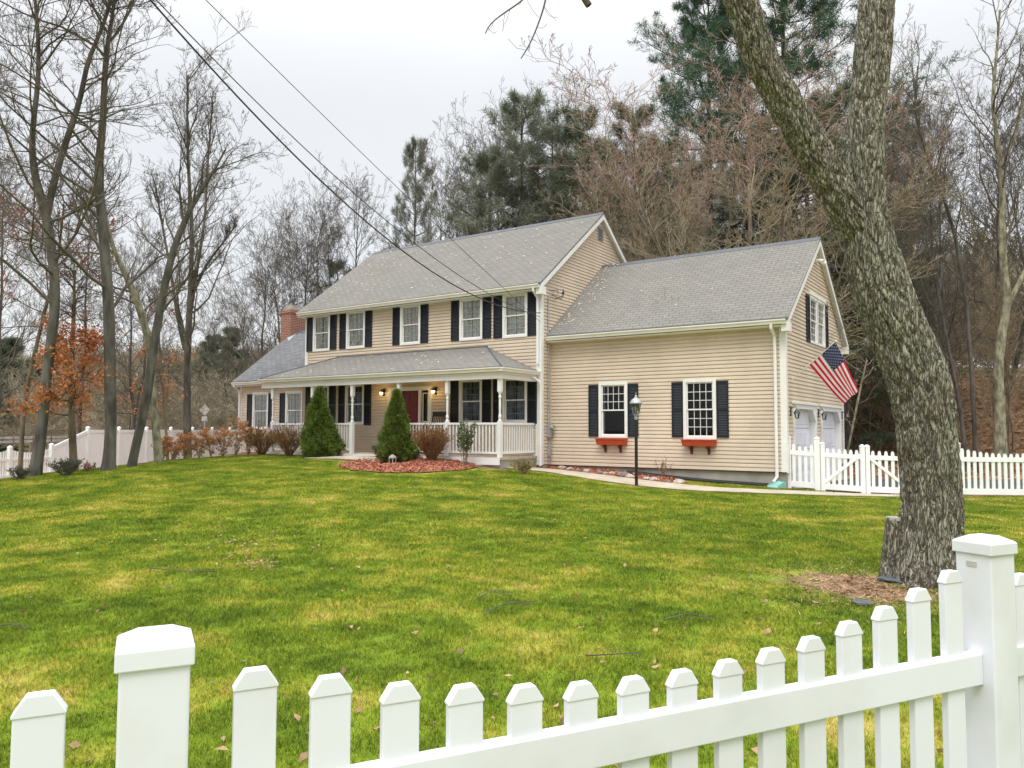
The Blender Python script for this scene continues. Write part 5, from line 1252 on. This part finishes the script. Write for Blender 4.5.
# ------------------------------------------------------------ trees of the left
def px_stem(L, d, dz=0): return [at(x, y, d+(q[0] if q else 0)) for x, y, w, *q in L], [w/2*d/FPX*.88 for x, y, w, *q in L]
def grounded(L, d):
    p, r = px_stem(L, d); b = down(p[0]); b[2] -= .1
    if p[0][2] < b[2]: p[0][2] = b[2]
    else: p = [b]+p; r = [r[0]*1.15]+r
    return p, r
K1 = dict(limbs=24, t0=.28, ang=1.0, up=.35, L1=.38, n2=8, n3=6, n4=4, minr=.0045)
bare_tree('bare_tree', [grounded([(34, 477, 15), (38, 455, 12.5), (42, 430, 11), (46, 380, 10.5), (54, 320, 10.5), (56, 295, 10.5), (52, 250, 10), (46, 212, 10), (40, 195, 8.5), (32, 165, 7.5), (32, 130, 6), (39, 78, 5), (38, 30, 4), (32, -30, 3), (30, -80, 2)], 19.5),
    px_stem([(47, 215, 8), (54, 180, 7.5), (63, 150, 7), (72, 125, 6.5), (83, 91, 5.5), (86, 62, 5), (100, 35, 4), (112, 0, 3), (120, -50, 2)], 19.5)],
    'leftmost tall bare oak with a bowed forked trunk at the lawn edge', 101, **K1)
bare_tree('bare_tree', [grounded([(108, 471, 16), (110, 455, 13), (111, 420, 12), (110, 370, 12), (109, 310, 12), (105, 250, 11), (100, 200, 10), (98, 165, 9), (103, 130, 7.5), (104, 91, 6.5), (106, 52, 5.5), (112, 20, 4), (118, -30, 3), (122, -80, 2)], 20)],
    'tall straight bare oak, second large trunk from the left', 102, **K1)
bare_tree('bare_tree', [grounded([(131, 469, 10), (137, 440, 9.5), (147, 400, 9.5), (152, 360, 9.5), (157, 325, 9), (166, 280, 8), (173, 250, 7.5), (180, 232, 7), (187, 215, 5.5), (198, 195, 5), (215, 170, 3), (225, 150, 2)], 21)],
    'bare tree leaning right across its pale neighbour at the lawn edge', 103, limbs=13, t0=.45, ang=.9, up=.5, L1=.32, n2=8, n3=6, n4=4)
bare_tree('bare_tree', [grounded([(159, 465, 9.5), (157, 440, 9), (153, 400, 8.5), (151, 365, 8), (148, 335, 8), (137, 300, 8), (127, 276, 7), (115, 255, 5), (108, 230, 4), (104, 200, 3), (95, 160, 2.5)], 22.5)],
    'pale barked bare tree leaning left behind the hydrangeas', 104, mt='barkpale', limbs=13, t0=.4, ang=.9, up=.5, L1=.32, n2=8, n3=6, n4=4)
bare_tree('bare_tree', [grounded([(188, 458, 9), (187, 420, 8.5), (187, 370, 8), (189, 320, 7), (191, 280, 5.5), (192, 230, 4.5), (188, 160, 3.5), (187, 110, 2.5), (188, 75, 1.8)], 27),
    px_stem([(185, 350, 5), (178, 320, 4), (172, 280, 3), (165, 240, 2.6), (156, 190, 2)], 27), px_stem([(189, 320, 5), (197, 270, 3.6), (205, 220, 2.8), (208, 160, 2.2), (212, 110, 1.6)], 27), px_stem([(190, 300, 4), (208, 260, 3), (222, 245, 2), (236, 225, 1.5)], 27)],
    'multi stemmed slender bare tree left of the house', 105, limbs=17, t0=.22, ang=.7, up=.6, L1=.32, n2=8, n3=6, n4=4)
bare_tree('oak_tree', [grounded([(74, 474, 9), (73, 450, 8), (72, 425, 7.5), (71, 380, 6.5), (72, 345, 5.5), (74, 315, 4), (74, 290, 3), (75, 270, 2)], 20.5)],
    'small oak keeping orange brown leaves between the two leftmost trunks', 106, mt='barkbr', limbs=26, t0=.25, ang=1.25, up=.1, L1=.27, n2=7, n3=5, n4=3,
    leaves=(3300, at(60, 428, 20.5)[2], at(60, 322, 20.5)[2], 'oakleaf', .048, None))
# sparse pinkish leaves higher up belong to the same kind of young oak, right behind
bare_tree('oak_tree', [grounded([(20, 470, 5), (24, 400, 4.5), (40, 330, 4), (58, 260, 3), (64, 205, 2)], 22)],
    'young oak with sparse dull red leaves behind the leftmost trunk', 107, mt='barkbr', limbs=16, t0=.4, ang=1.3, up=.1, L1=.5, n2=6, n3=5, n4=3, leaves=(1300, at(60, 365, 22)[2], at(60, 200, 22)[2], 'redleaf', .05, None))
bare_tree('oak_tree', [grounded([(168, 462, 3.4), (166, 430, 3), (163, 390, 2.6), (160, 350, 2), (158, 320, 1.5)], 25)],
    'thin young oak with orange leaves right of the crossing trunks', 108, mt='barkbr', limbs=10, t0=.25, ang=1.3, up=.1, L1=.55, n2=5, n3=4, n4=3, leaves=(420, at(60, 425, 25)[2], at(60, 350, 25)[2], 'oakleaf', .05, None))

# generic trees
def gen_bare(seed, h, r0, limbs, t0, ang, up, L1, n2=6, n3=5, n4=3, stems=1, wob=.03, bend=(0, 0), L2=.45, minr=.006, fan=0):
    r = np.random.default_rng(seed); out = []
    for s in range(stems):
        k = 9; z = np.linspace(0, h*(1-.12*s), k); a = r.random()*6.28 if not fan else s*2.4; sp = 0 if s == 0 else h*(.16 if not fan else fan*(.35+.65*s/stems))
        if fan: z = z*math.sqrt(max(.2, 1-(sp/h/fan)**2*.55))/(1-.12*s)*(1 if s else 1)
        x = np.cos(a)*sp*(z/h)**1.1+np.cumsum(r.normal(size=k))*h*wob*.3+bend[0]*(z/h)**2*h; y = np.sin(a)*sp*(z/h)**1.1+np.cumsum(r.normal(size=k))*h*wob*.3+bend[1]*(z/h)**2*h
        x -= x[0]; y -= y[0]
        out.append((np.column_stack([x, y, z-.2*(s == 0)]), r0*.8*max(.45, 1-.15*s)*np.linspace(1, .12, k)))
    st = [spline(p, q) for p, q in out]
    tv = tubes([(P[None], R[None], 8) for P, R in st])
    bv = tubes(crown_groups(st, r, limbs=limbs, t0=t0, ang=ang, up=up, L1=L1, n2=n2, n3=n3, n4=n4, L2=L2, minr=minr))
    return tv, bv
VAR = {
 'tallgrey': (gen_bare(1, 14, .15, 22, .22, .85, .5, .38, stems=2, n2=8, n3=6, n4=4, minr=.0055), 'bark', 'twig'),
 'wide': (gen_bare(2, 11, .15, 22, .15, .95, .5, .52, stems=2, n2=8, n3=6, n4=4, wob=.05, minr=.0055), 'bark', 'twig'),
 'thin': (gen_bare(3, 12, .10, 24, .2, .75, .55, .32, n2=8, n3=6, n4=4, minr=.005), 'bark', 'twig'),
 'thintan': (gen_bare(4, 10, .085, 18, .15, .7, .6, .32, stems=2, n4=3, wob=.05, minr=.006), 'barkbr', 'twigtan'),
 'lean': (gen_bare(5, 13, .12, 22, .25, .85, .5, .36, bend=(.16, .05), stems=1, n2=8, n3=6, n4=4, minr=.005), 'bark', 'twig'),
 'red': (gen_bare(6, 14.5, .14, 16, .14, .75, .45, .32, n2=7, n3=5, n4=4, stems=11, wob=.05, minr=.0055, fan=.42), 'barkbr', 'twigred'),
 'scrub': (gen_bare(7, 5.5, .06, 14, .06, .9, .5, .5, stems=3, n4=2, minr=.009), 'barkbr', 'scrub'),
}
for k, ((tv, bv), a, b) in list(VAR.items()):
    o1 = npmesh('trunk', tv[0], tv[1], mat[a]); o2 = npmesh('branches', bv[0], bv[1], mat[b]); COL.objects.unlink(o1); COL.objects.unlink(o2); VAR[k] = (o1, o2)
def gen_pine(seed, h, r0, rmax, t0, mt, droop=.0, n=46, top=.12, narrow=1., tuft_n=5, dens=1.):
    r = np.random.default_rng(seed); k = 10
    z = np.linspace(0, h, k); x = np.cumsum(r.normal(size=k))*.05; y = np.cumsum(r.normal(size=k))*.05; x -= x[0]; y -= y[0]
    P = np.column_stack([x, y, z-.2]); R = r0*np.linspace(1, .1, k); P, R = spline(P, R)
    Ps, Rs = resamp(P, R, 30); G = [(Ps, Rs, 8)]
    nb = n; t = t0+(1-t0)*((np.arange(nb)+r.random(nb))/nb); f = t*29; i = np.minimum(f.astype(int), 28)
    b = Ps[0][i]; az = np.arange(nb)*2.4+r.random(nb); s = (t-t0)/(1-t0)
    ln = rmax*(np.minimum(1, .45+s*2.0))*(1-s*(1-top))**.8*(.65+.6*r.random(nb))
    K = 8; Q = np.zeros((nb, K, 3)); Q[:, 0] = b; el = (-.15+droop+.75*s)+r.normal(size=nb)*.12
    D = np.column_stack([np.cos(az)*np.cos(el), np.sin(az)*np.cos(el), np.sin(el)])
    for j in range(1, K): D = nrm(D+r.normal(size=(nb, 3))*.07+np.array([0, 0, .05])); Q[:, j] = Q[:, j-1]+D*(ln/(K-1))[:, None]
    RR = (.012+ln*.009)[:, None]*np.linspace(1, .25, K); G.append((Q, RR, 5))
    c, rc = sub(Q, RR, 13, .18, 1., .8, .38, 5, r, up=.25, lf=lambda t: 1.15-.7*t); G.append((c, rc, 3))
    e, re = sub(c, rc, 5, .15, 1, .7, .5, 4, r, up=.35); G.append((e, np.maximum(re, .004), 3))
    pts = np.concatenate([e[:, 1:].reshape(-1, 3), c[:, 2:].reshape(-1, 3)]); dirs = np.concatenate([nrm(np.repeat((e[:, -1]-e[:, 0])[:, None], 3, 1)).reshape(-1, 3), nrm(np.repeat((c[:, -1]-c[:, 0])[:, None], 3, 1)).reshape(-1, 3)])
    kk = r.random(len(pts)) < dens; pts, dirs = pts[kk], dirs[kk]
    nv = needles(pts, nrm(dirs+np.array([0, 0, .4])), .21, .020, tuft_n, r, .9)
    tv = tubes(G[:1]); bv = tubes(G[1:])
    o1 = npmesh('trunk', tv[0], tv[1], mat['bark']); o2 = npmesh('branches', bv[0], bv[1], mat['twig']); o3 = npmesh('needles', nv[0], nv[1], mat[mt], smooth=False)
    for o in (o1, o2, o3): COL.objects.unlink(o)
    return (o1, o2, o3)
PINE = {'grey': gen_pine(1, 15, .20, 4.6, .10, 'pinegrey', n=64, dens=.5), 'tall': gen_pine(2, 21, .26, 5.4, .28, 'pinegreen', n=80, dens=.9, top=.3), 'dark': gen_pine(3, 15, .2, 4.0, .08, 'pine', n=56, dens=.5), 'small': gen_pine(4, 7, .1, 2.0, .05, 'pine', n=40, dens=.8)}
def place(kind, name, px, d, toppx, label, rz, group=None, cat='tree', hpx=None, sx=1.):
    parts = VAR.get(kind) or PINE[kind]
    h0 = {'tallgrey': 16.5, 'wide': 13.8, 'thin': 14.2, 'thintan': 12.2, 'lean': 15.2, 'red': 15.6, 'scrub': 6.2, 'grey': 15.2, 'tall': 21.3, 'dark': 15.2, 'small': 7.1}[kind]
    p = at(px, 440, d); g = down(p); topz = at(px, toppx, d)[2]; s = (topz-g[2])/h0
    e = empty(name, g, label, cat, group); e.rotation_euler = (0, 0, rz); e.scale = (s*sx, s*sx, s)
    for q in parts:
        c = q.copy(); COL.objects.link(c); c.parent = e
    return e
BG = [
 ('wide', 'bare_tree', 262, 42, 205, 'wide bare tree behind the chimney, left of it', .3),
 ('wide', 'bare_tree', 300, 45, 178, 'bare tree rising just behind the chimney', 2.1),
 ('thin', 'bare_tree', 322, 47, 165, 'slender bare tree behind the left end of the main roof', .8),
 ('tallgrey', 'bare_tree', 352, 48, 150, 'bare twin stemmed tree behind the left slope of the main roof', 1.3),
 ('thin', 'bare_tree', 432, 46, 122, 'slender bare tree right of the narrow pine', 4.1),
 ('tallgrey', 'bare_tree', 455, 50, 140, 'bare tree between the narrow pine and the grey pines', .2),
 ('tallgrey', 'bare_tree', 498, 55, 88, 'tall bare crown showing over the grey pines, left', 3.3),
 ('thin', 'bare_tree', 562, 54, 62, 'tall slender bare crown topping the grey pines', 1.9),
 ('thintan', 'bare_tree', 572, 34, 168, 'tan bare tree before the grey pines, behind the roof ridge', 5.6),
 ('thintan', 'bare_tree', 480, 36, 200, 'brown bare tree low behind the middle of the roof ridge', 2.6),
 ('red', 'bare_tree', 733, 30, 62, 'big dense bare tree with a reddish fan of twigs behind the garage', .9, 1.55),
 ('red', 'bare_tree', 658, 34, 128, 'smaller reddish bare tree between the two roof peaks', 2.2, .85),
 ('thintan', 'bare_tree', 618, 33, 150, 'tan bare tree close behind the main roof peak', 2.4),

 ('red', 'bare_tree', 835, 40, 110, 'dense brownish bare tree behind the garage peak', 4.0),
 ('tallgrey', 'bare_tree', 945, 33, 70, 'bare tree with ascending limbs just right of the big oak', 1.2),
 ('lean', 'bare_tree', 965, 30, 95, 'leaning bare tree right of the big oak', 3.4),
 ('thin', 'bare_tree', 925, 36, 70, 'slender bare tree tight behind the right side of the big oak', 2.2),
 ('wide', 'bare_tree', 1010, 38, 30, 'wide bare tree rising at the right edge', 5.2),
 ('tallgrey', 'bare_tree', 1060, 34, 10, 'tall bare tree crossing the right edge of the view', .4),
 ('thin', 'bare_tree', -30, 27, 20, 'bare tree crossing the left edge of the view', 1.),
 ('wide', 'bare_tree', 240, 60, 262, 'smaller bare tree far behind the left wing', 3.),
 ('wide', 'bare_tree', 130, 50, 215, 'far bare tree beyond the road, behind the crossing trunks', 5.),
 ('tallgrey', 'bare_tree', 80, 48, 160, 'far bare tree beyond the road, behind the orange oak', 2.),
 ('tallgrey', 'bare_tree', -5, 42, 120, 'bare tree beyond the fences at the left edge', 4.)]
for k, nme, px, d, top, lab, rz, *sx_ in BG: place(k, nme, px, d, top, lab, rz, sx=sx_[0] if sx_ else 1.)
PN = [('grey', 520, 35, 82, 'tall grey green pine behind the middle of the main roof', .0, 1.15), ('grey', 487, 36, 140, 'grey pine left of the tallest pine behind the roof', 1.1, 1.3), ('grey', 555, 37, 108, 'grey pine right of the tallest pine behind the roof', 4.1, 1.1), ('dark', 582, 35, 94, 'darker green pine top right of the tall grey pine', 2.0, 1.0),
 ('grey', 600, 40, 128, 'grey green pine behind the main gable peak', 3.0, 1.25), ('grey', 412, 50, 128, 'narrow grey pine standing alone over the roof ridge', .4, .62), ('grey', 545, 38, 165, 'low grey pine close behind the roof ridge', 5.0, 1.2),
 ('dark', 632, 38, 92, 'dark pine left of the reddish crown', 2.2, 1.1), ('dark', 655, 37, 125, 'dark pine behind the valley between the roofs', 4.2, 1.1), ('tall', 712, 44, -30, 'tall white pine rising over the reddish crown, left', 1.5, 1.),
 ('tall', 790, 42, -90, 'tallest white pine, its green boughs between the oak stems', 3.1, 1.15), ('dark', 775, 40, 120, 'dark pine low behind the garage ridge', 5.3, 1.25), ('dark', 850, 38, 150, 'dark pine behind the garage gable and the big oak', .7, 1.3),
 ('tall', 905, 48, 95, 'white pine mostly hidden by the big oak', 2.7, .8), ('dark', 905, 40, 262, 'low evergreen in the thicket right of the big oak', 1.9, 1.3), ('grey', 700, 40, 150, 'olive pine behind the reddish crown', 1.0, 1.2), ('dark', 815, 41, 80, 'dark pine between the two oak stems', 4.9, 1.2),
 ('dark', 330, 52, 255, 'low dark pine behind the chimney', 3.6, 1.3), ('small', 10, 70, 338, 'dark round evergreen far beyond the road at the left edge', 2.0, 1.5), ('small', -15, 62, 350, 'green evergreen at the far left, beyond the road', 1.0, 1.5), ('small', 232, 90, 328, 'distant pine on the hill left of the house', 2.6, 1.2), ('small', 210, 95, 335, 'distant pine on the hill above the road sign', .6, 1.2),
 ('small', 40, 80, 360, 'distant bushy evergreen beside the leftmost trunk', .6, 1.5)]
for k, px, d, top, lab, rz, sx in PN: place(k, 'pine_tree', px, d, top, lab, rz, sx=sx)
# pale tree on the right
bare_tree('bare_tree', [grounded([(1000, 446, 14), (1000, 410, 11), (998, 370, 10), (1000, 345, 10), (1005, 318, 9), (1008, 300, 9), (1003, 265, 8), (1002, 225, 8), (1003, 195, 6.5), (999, 150, 5), (992, 105, 4), (996, 60, 3), (1000, 10, 2)], 27),
   px_stem([(1008, 305, 6), (1018, 285, 5), (1030, 262, 4.5), (1040, 200, 3), (1045, 140, 2)], 27), px_stem([(1001, 165, 4), (1013, 143, 3.6), (1022, 110, 3), (1030, 60, 2)], 27)],
   'pale green barked tree with a crooked forked trunk on the right', 201, mt='barkpale', tw='twig', limbs=13, t0=.45, ang=.8, up=.6, L1=.32, n2=7, n3=5, n4=3)
bare_tree('bare_tree', [grounded([(975, 440, 5), (972, 380, 4.5), (966, 300, 4.2), (955, 235, 4), (944, 198, 3.6), (926, 155, 3), (914, 110, 2.5), (918, 66, 2)], 29)],
   'thin bare tree curving up left, between the big oak and the pale tree', 202, limbs=14, t0=.4, ang=.6, up=.8, L1=.3, n2=7, n3=5, n4=3)
bare_tree('broken_snag', [grounded([(846, 455, 2.6), (850, 440, 2.6), (856, 410, 2.6), (862, 380, 2.2), (867, 360, 2.0)], 28)], 'thin pale broken snag leaning right behind the flag', 203, mt='barkpale', tw='twigtan', limbs=5, t0=.3, ang=1.2, up=.1, L1=.35, n2=3, n3=2, n4=0)
# thicket trees one can tell as trunks: copies
r = np.random.default_rng(31)
for i in range(16):
    px = r.uniform(870, 1070); d = r.uniform(31, 46); top = r.uniform(235, 310)
    place(['thin', 'thintan', 'lean', 'thintan'][i % 4], 'bare_tree', px, d, top, 'thin bare tree in the thicket on the leaf covered slope behind the driveway', r.random()*6, 'thin bare trees in the right thicket')
for i in range(7):
    px = r.uniform(600, 870); d = r.uniform(38, 52); top = r.uniform(170, 230)
    place(['thintan', 'tallgrey', 'thin', 'thintan'][i % 4], 'bare_tree', px, d, top, 'bare tree in the wood standing directly behind the house', r.random()*6, 'bare trees in the wood behind the house')

# undergrowth and far woods as masses
def mass(name, src, pts, smin, smax, mt, label, seed):
    r = np.random.default_rng(seed); me = src.data; n = len(me.vertices); co = np.zeros(n*3, np.float32); me.vertices.foreach_get('co', co); co = co.reshape(-1, 3)
    F = np.zeros(len(me.loops), np.int32); me.loops.foreach_get('vertex_index', F); F = F.reshape(-1, 4)
    Vs, Fs = [], []
    for i, p in enumerate(pts):
        a = r.random()*6.28; s = r.uniform(smin, smax); c, sn = math.cos(a)*s, math.sin(a)*s
        q = np.column_stack([co[:, 0]*c-co[:, 1]*sn, co[:, 0]*sn+co[:, 1]*c, co[:, 2]*s])+p; Vs.append(q); Fs.append(F+i*n)
    return props(npmesh(name, np.concatenate(Vs), np.concatenate(Fs), mt), label, 'undergrowth', None, 'stuff')
def spread(n, p0, p1, d0, d1, r):
    px = r.uniform(p0, p1, n); d = r.uniform(d0, d1, n); P = np.array([at(a, 430, b) for a, b in zip(px, d)]); P[:, 2] = H(P[:, 0], P[:, 1])-.1; return P
gsc = gen_bare(77, 4.2, .05, 12, .05, 1.0, .4, .5, stems=3, n2=5, n3=4, n4=0, minr=.010)
so = npmesh('scrub_source', gsc[1][0], gsc[1][1], mat['scrub']); COL.objects.unlink(so)
r = np.random.default_rng(41)
mass('scrub', so, spread(70, -60, 260, 50, 78, r), .8, 1.5, mat['scrub'], 'tangled bare scrub beyond the road on the left', 1)
mass('scrub', so, spread(36, 870, 1090, 37, 54, r), .5, 1.3, mat['twigtan'], 'tangled bare undergrowth on the right slope', 2)
mass('scrub', so, spread(30, 430, 880, 38, 56, r), .8, 1.6, mat['twigtan'], 'bare undergrowth behind the house', 3)
P = spread(420, -120, 420, 95, 240, r); mass('far_woods', so, P, 1.4, 2.6, mat['scrubfar'], 'distant leafless woods covering the hill on the left', 4)
P = spread(75, 840, 1150, 58, 110, r); mass('far_woods', so, P, 1.8, 3.4, mat['scrubfar'], 'leafless woods filling the background on the right', 5)

# ------------------------------------------------------------ service wires and their pole
def cable(S_, E_, sag, rad, label):
    t = np.linspace(-.25, 1, 75)[:, None]; P = S_+(E_-S_)*t; P[:, 2] -= (4*sag*t*(1-t))[:, 0]
    V, F = tubes([(P[None]-S_, np.full((1, 75), rad), 6)]); return props(npmesh('service_wire', V, F, mat['black'], loc=S_), label, 'wire')
cable(np.array([3.66, -17.3, 8.07]), np.array([.05, -.12, 4.51]), 1.5, .013, 'thick black service wire, lowest of the three to the house corner')
cable(np.array([3.62, -17.32, 7.85]), np.array([.05, -.12, 4.39]), .97, .008, 'middle service wire running close above the thick one')
cable(np.array([3.63, -17.32, 8.02]), np.array([.05, -.12, 4.24]), .12, .006, 'uppermost thin service wire to the house corner')
pb_ = np.array([4.56, -21.68, 0]); pb_[2] = h1(4.56, -21.68)
up_e = empty('utility_pole', pb_, 'brown wooden utility pole carrying the service wires', 'utility pole')
q = MB(); q.tube([(0, 0, -.3), (0, 0, 12.2)], [.17, .12], 12); q.build('pole', mat['barkbr'], up_e); q = MB(); q.box(-.9, .9, .12, .22, 11.1, 11.22); q.build('crossarm', mat['barkbr'], up_e)

# ------------------------------------------------------------ sky and light
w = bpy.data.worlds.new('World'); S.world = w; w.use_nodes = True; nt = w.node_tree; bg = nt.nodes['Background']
SUN_EL = math.radians(60)
sd = nrm(np.array([.30, -.75, 0])); az = math.atan2(sd[0], sd[1])
sky = nt.nodes.new('ShaderNodeTexSky'); sky.sky_type = 'NISHITA'; sky.sun_disc = False; sky.sun_elevation = SUN_EL; sky.sun_rotation = az
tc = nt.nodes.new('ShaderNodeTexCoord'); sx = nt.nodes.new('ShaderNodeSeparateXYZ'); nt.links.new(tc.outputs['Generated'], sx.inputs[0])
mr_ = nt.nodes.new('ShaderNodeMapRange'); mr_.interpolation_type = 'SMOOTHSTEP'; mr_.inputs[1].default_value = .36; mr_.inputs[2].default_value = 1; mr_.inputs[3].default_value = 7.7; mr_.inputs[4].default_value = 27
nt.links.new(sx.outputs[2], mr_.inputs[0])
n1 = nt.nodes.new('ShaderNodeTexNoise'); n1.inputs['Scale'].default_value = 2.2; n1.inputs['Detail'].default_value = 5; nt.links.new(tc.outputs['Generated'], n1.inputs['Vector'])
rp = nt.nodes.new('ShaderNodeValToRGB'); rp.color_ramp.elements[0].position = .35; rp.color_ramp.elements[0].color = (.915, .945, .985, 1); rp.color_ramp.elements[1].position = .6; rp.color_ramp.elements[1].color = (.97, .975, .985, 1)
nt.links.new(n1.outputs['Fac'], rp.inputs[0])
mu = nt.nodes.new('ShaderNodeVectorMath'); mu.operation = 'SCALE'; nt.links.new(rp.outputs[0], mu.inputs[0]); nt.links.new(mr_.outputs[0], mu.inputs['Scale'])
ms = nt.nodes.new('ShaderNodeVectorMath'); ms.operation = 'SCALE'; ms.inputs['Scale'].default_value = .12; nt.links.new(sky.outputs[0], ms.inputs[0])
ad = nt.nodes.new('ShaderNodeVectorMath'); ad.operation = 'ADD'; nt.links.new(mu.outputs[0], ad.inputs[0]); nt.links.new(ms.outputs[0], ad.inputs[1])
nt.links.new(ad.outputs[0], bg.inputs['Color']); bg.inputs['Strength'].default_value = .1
sl = bpy.data.lights.new('sun', 'SUN'); sl.energy = 1.5; sl.angle = math.radians(24); sl.color = (1, .95, .87)
so_ = bpy.data.objects.new('sun', sl); COL.objects.link(so_)
dvec = Vector((sd[0]*math.cos(SUN_EL), sd[1]*math.cos(SUN_EL), math.sin(SUN_EL))); so_.rotation_euler = dvec.to_track_quat('Z', 'Y').to_euler()
S.view_settings.view_transform = 'Standard'; S.view_settings.look = 'None'; S.view_settings.exposure = .2; S.view_settings.gamma = 1
S.render.resolution_x = 1024; S.render.resolution_y = 768
S.cycles.max_bounces = 6; S.cycles.transparent_max_bounces = 12; S.cycles.use_denoising = True; S.cycles.denoiser = 'OPENIMAGEDENOISE'; S.cycles.denoising_input_passes = 'RGB_ALBEDO_NORMAL'; S.cycles.denoising_prefilter = 'ACCURATE'
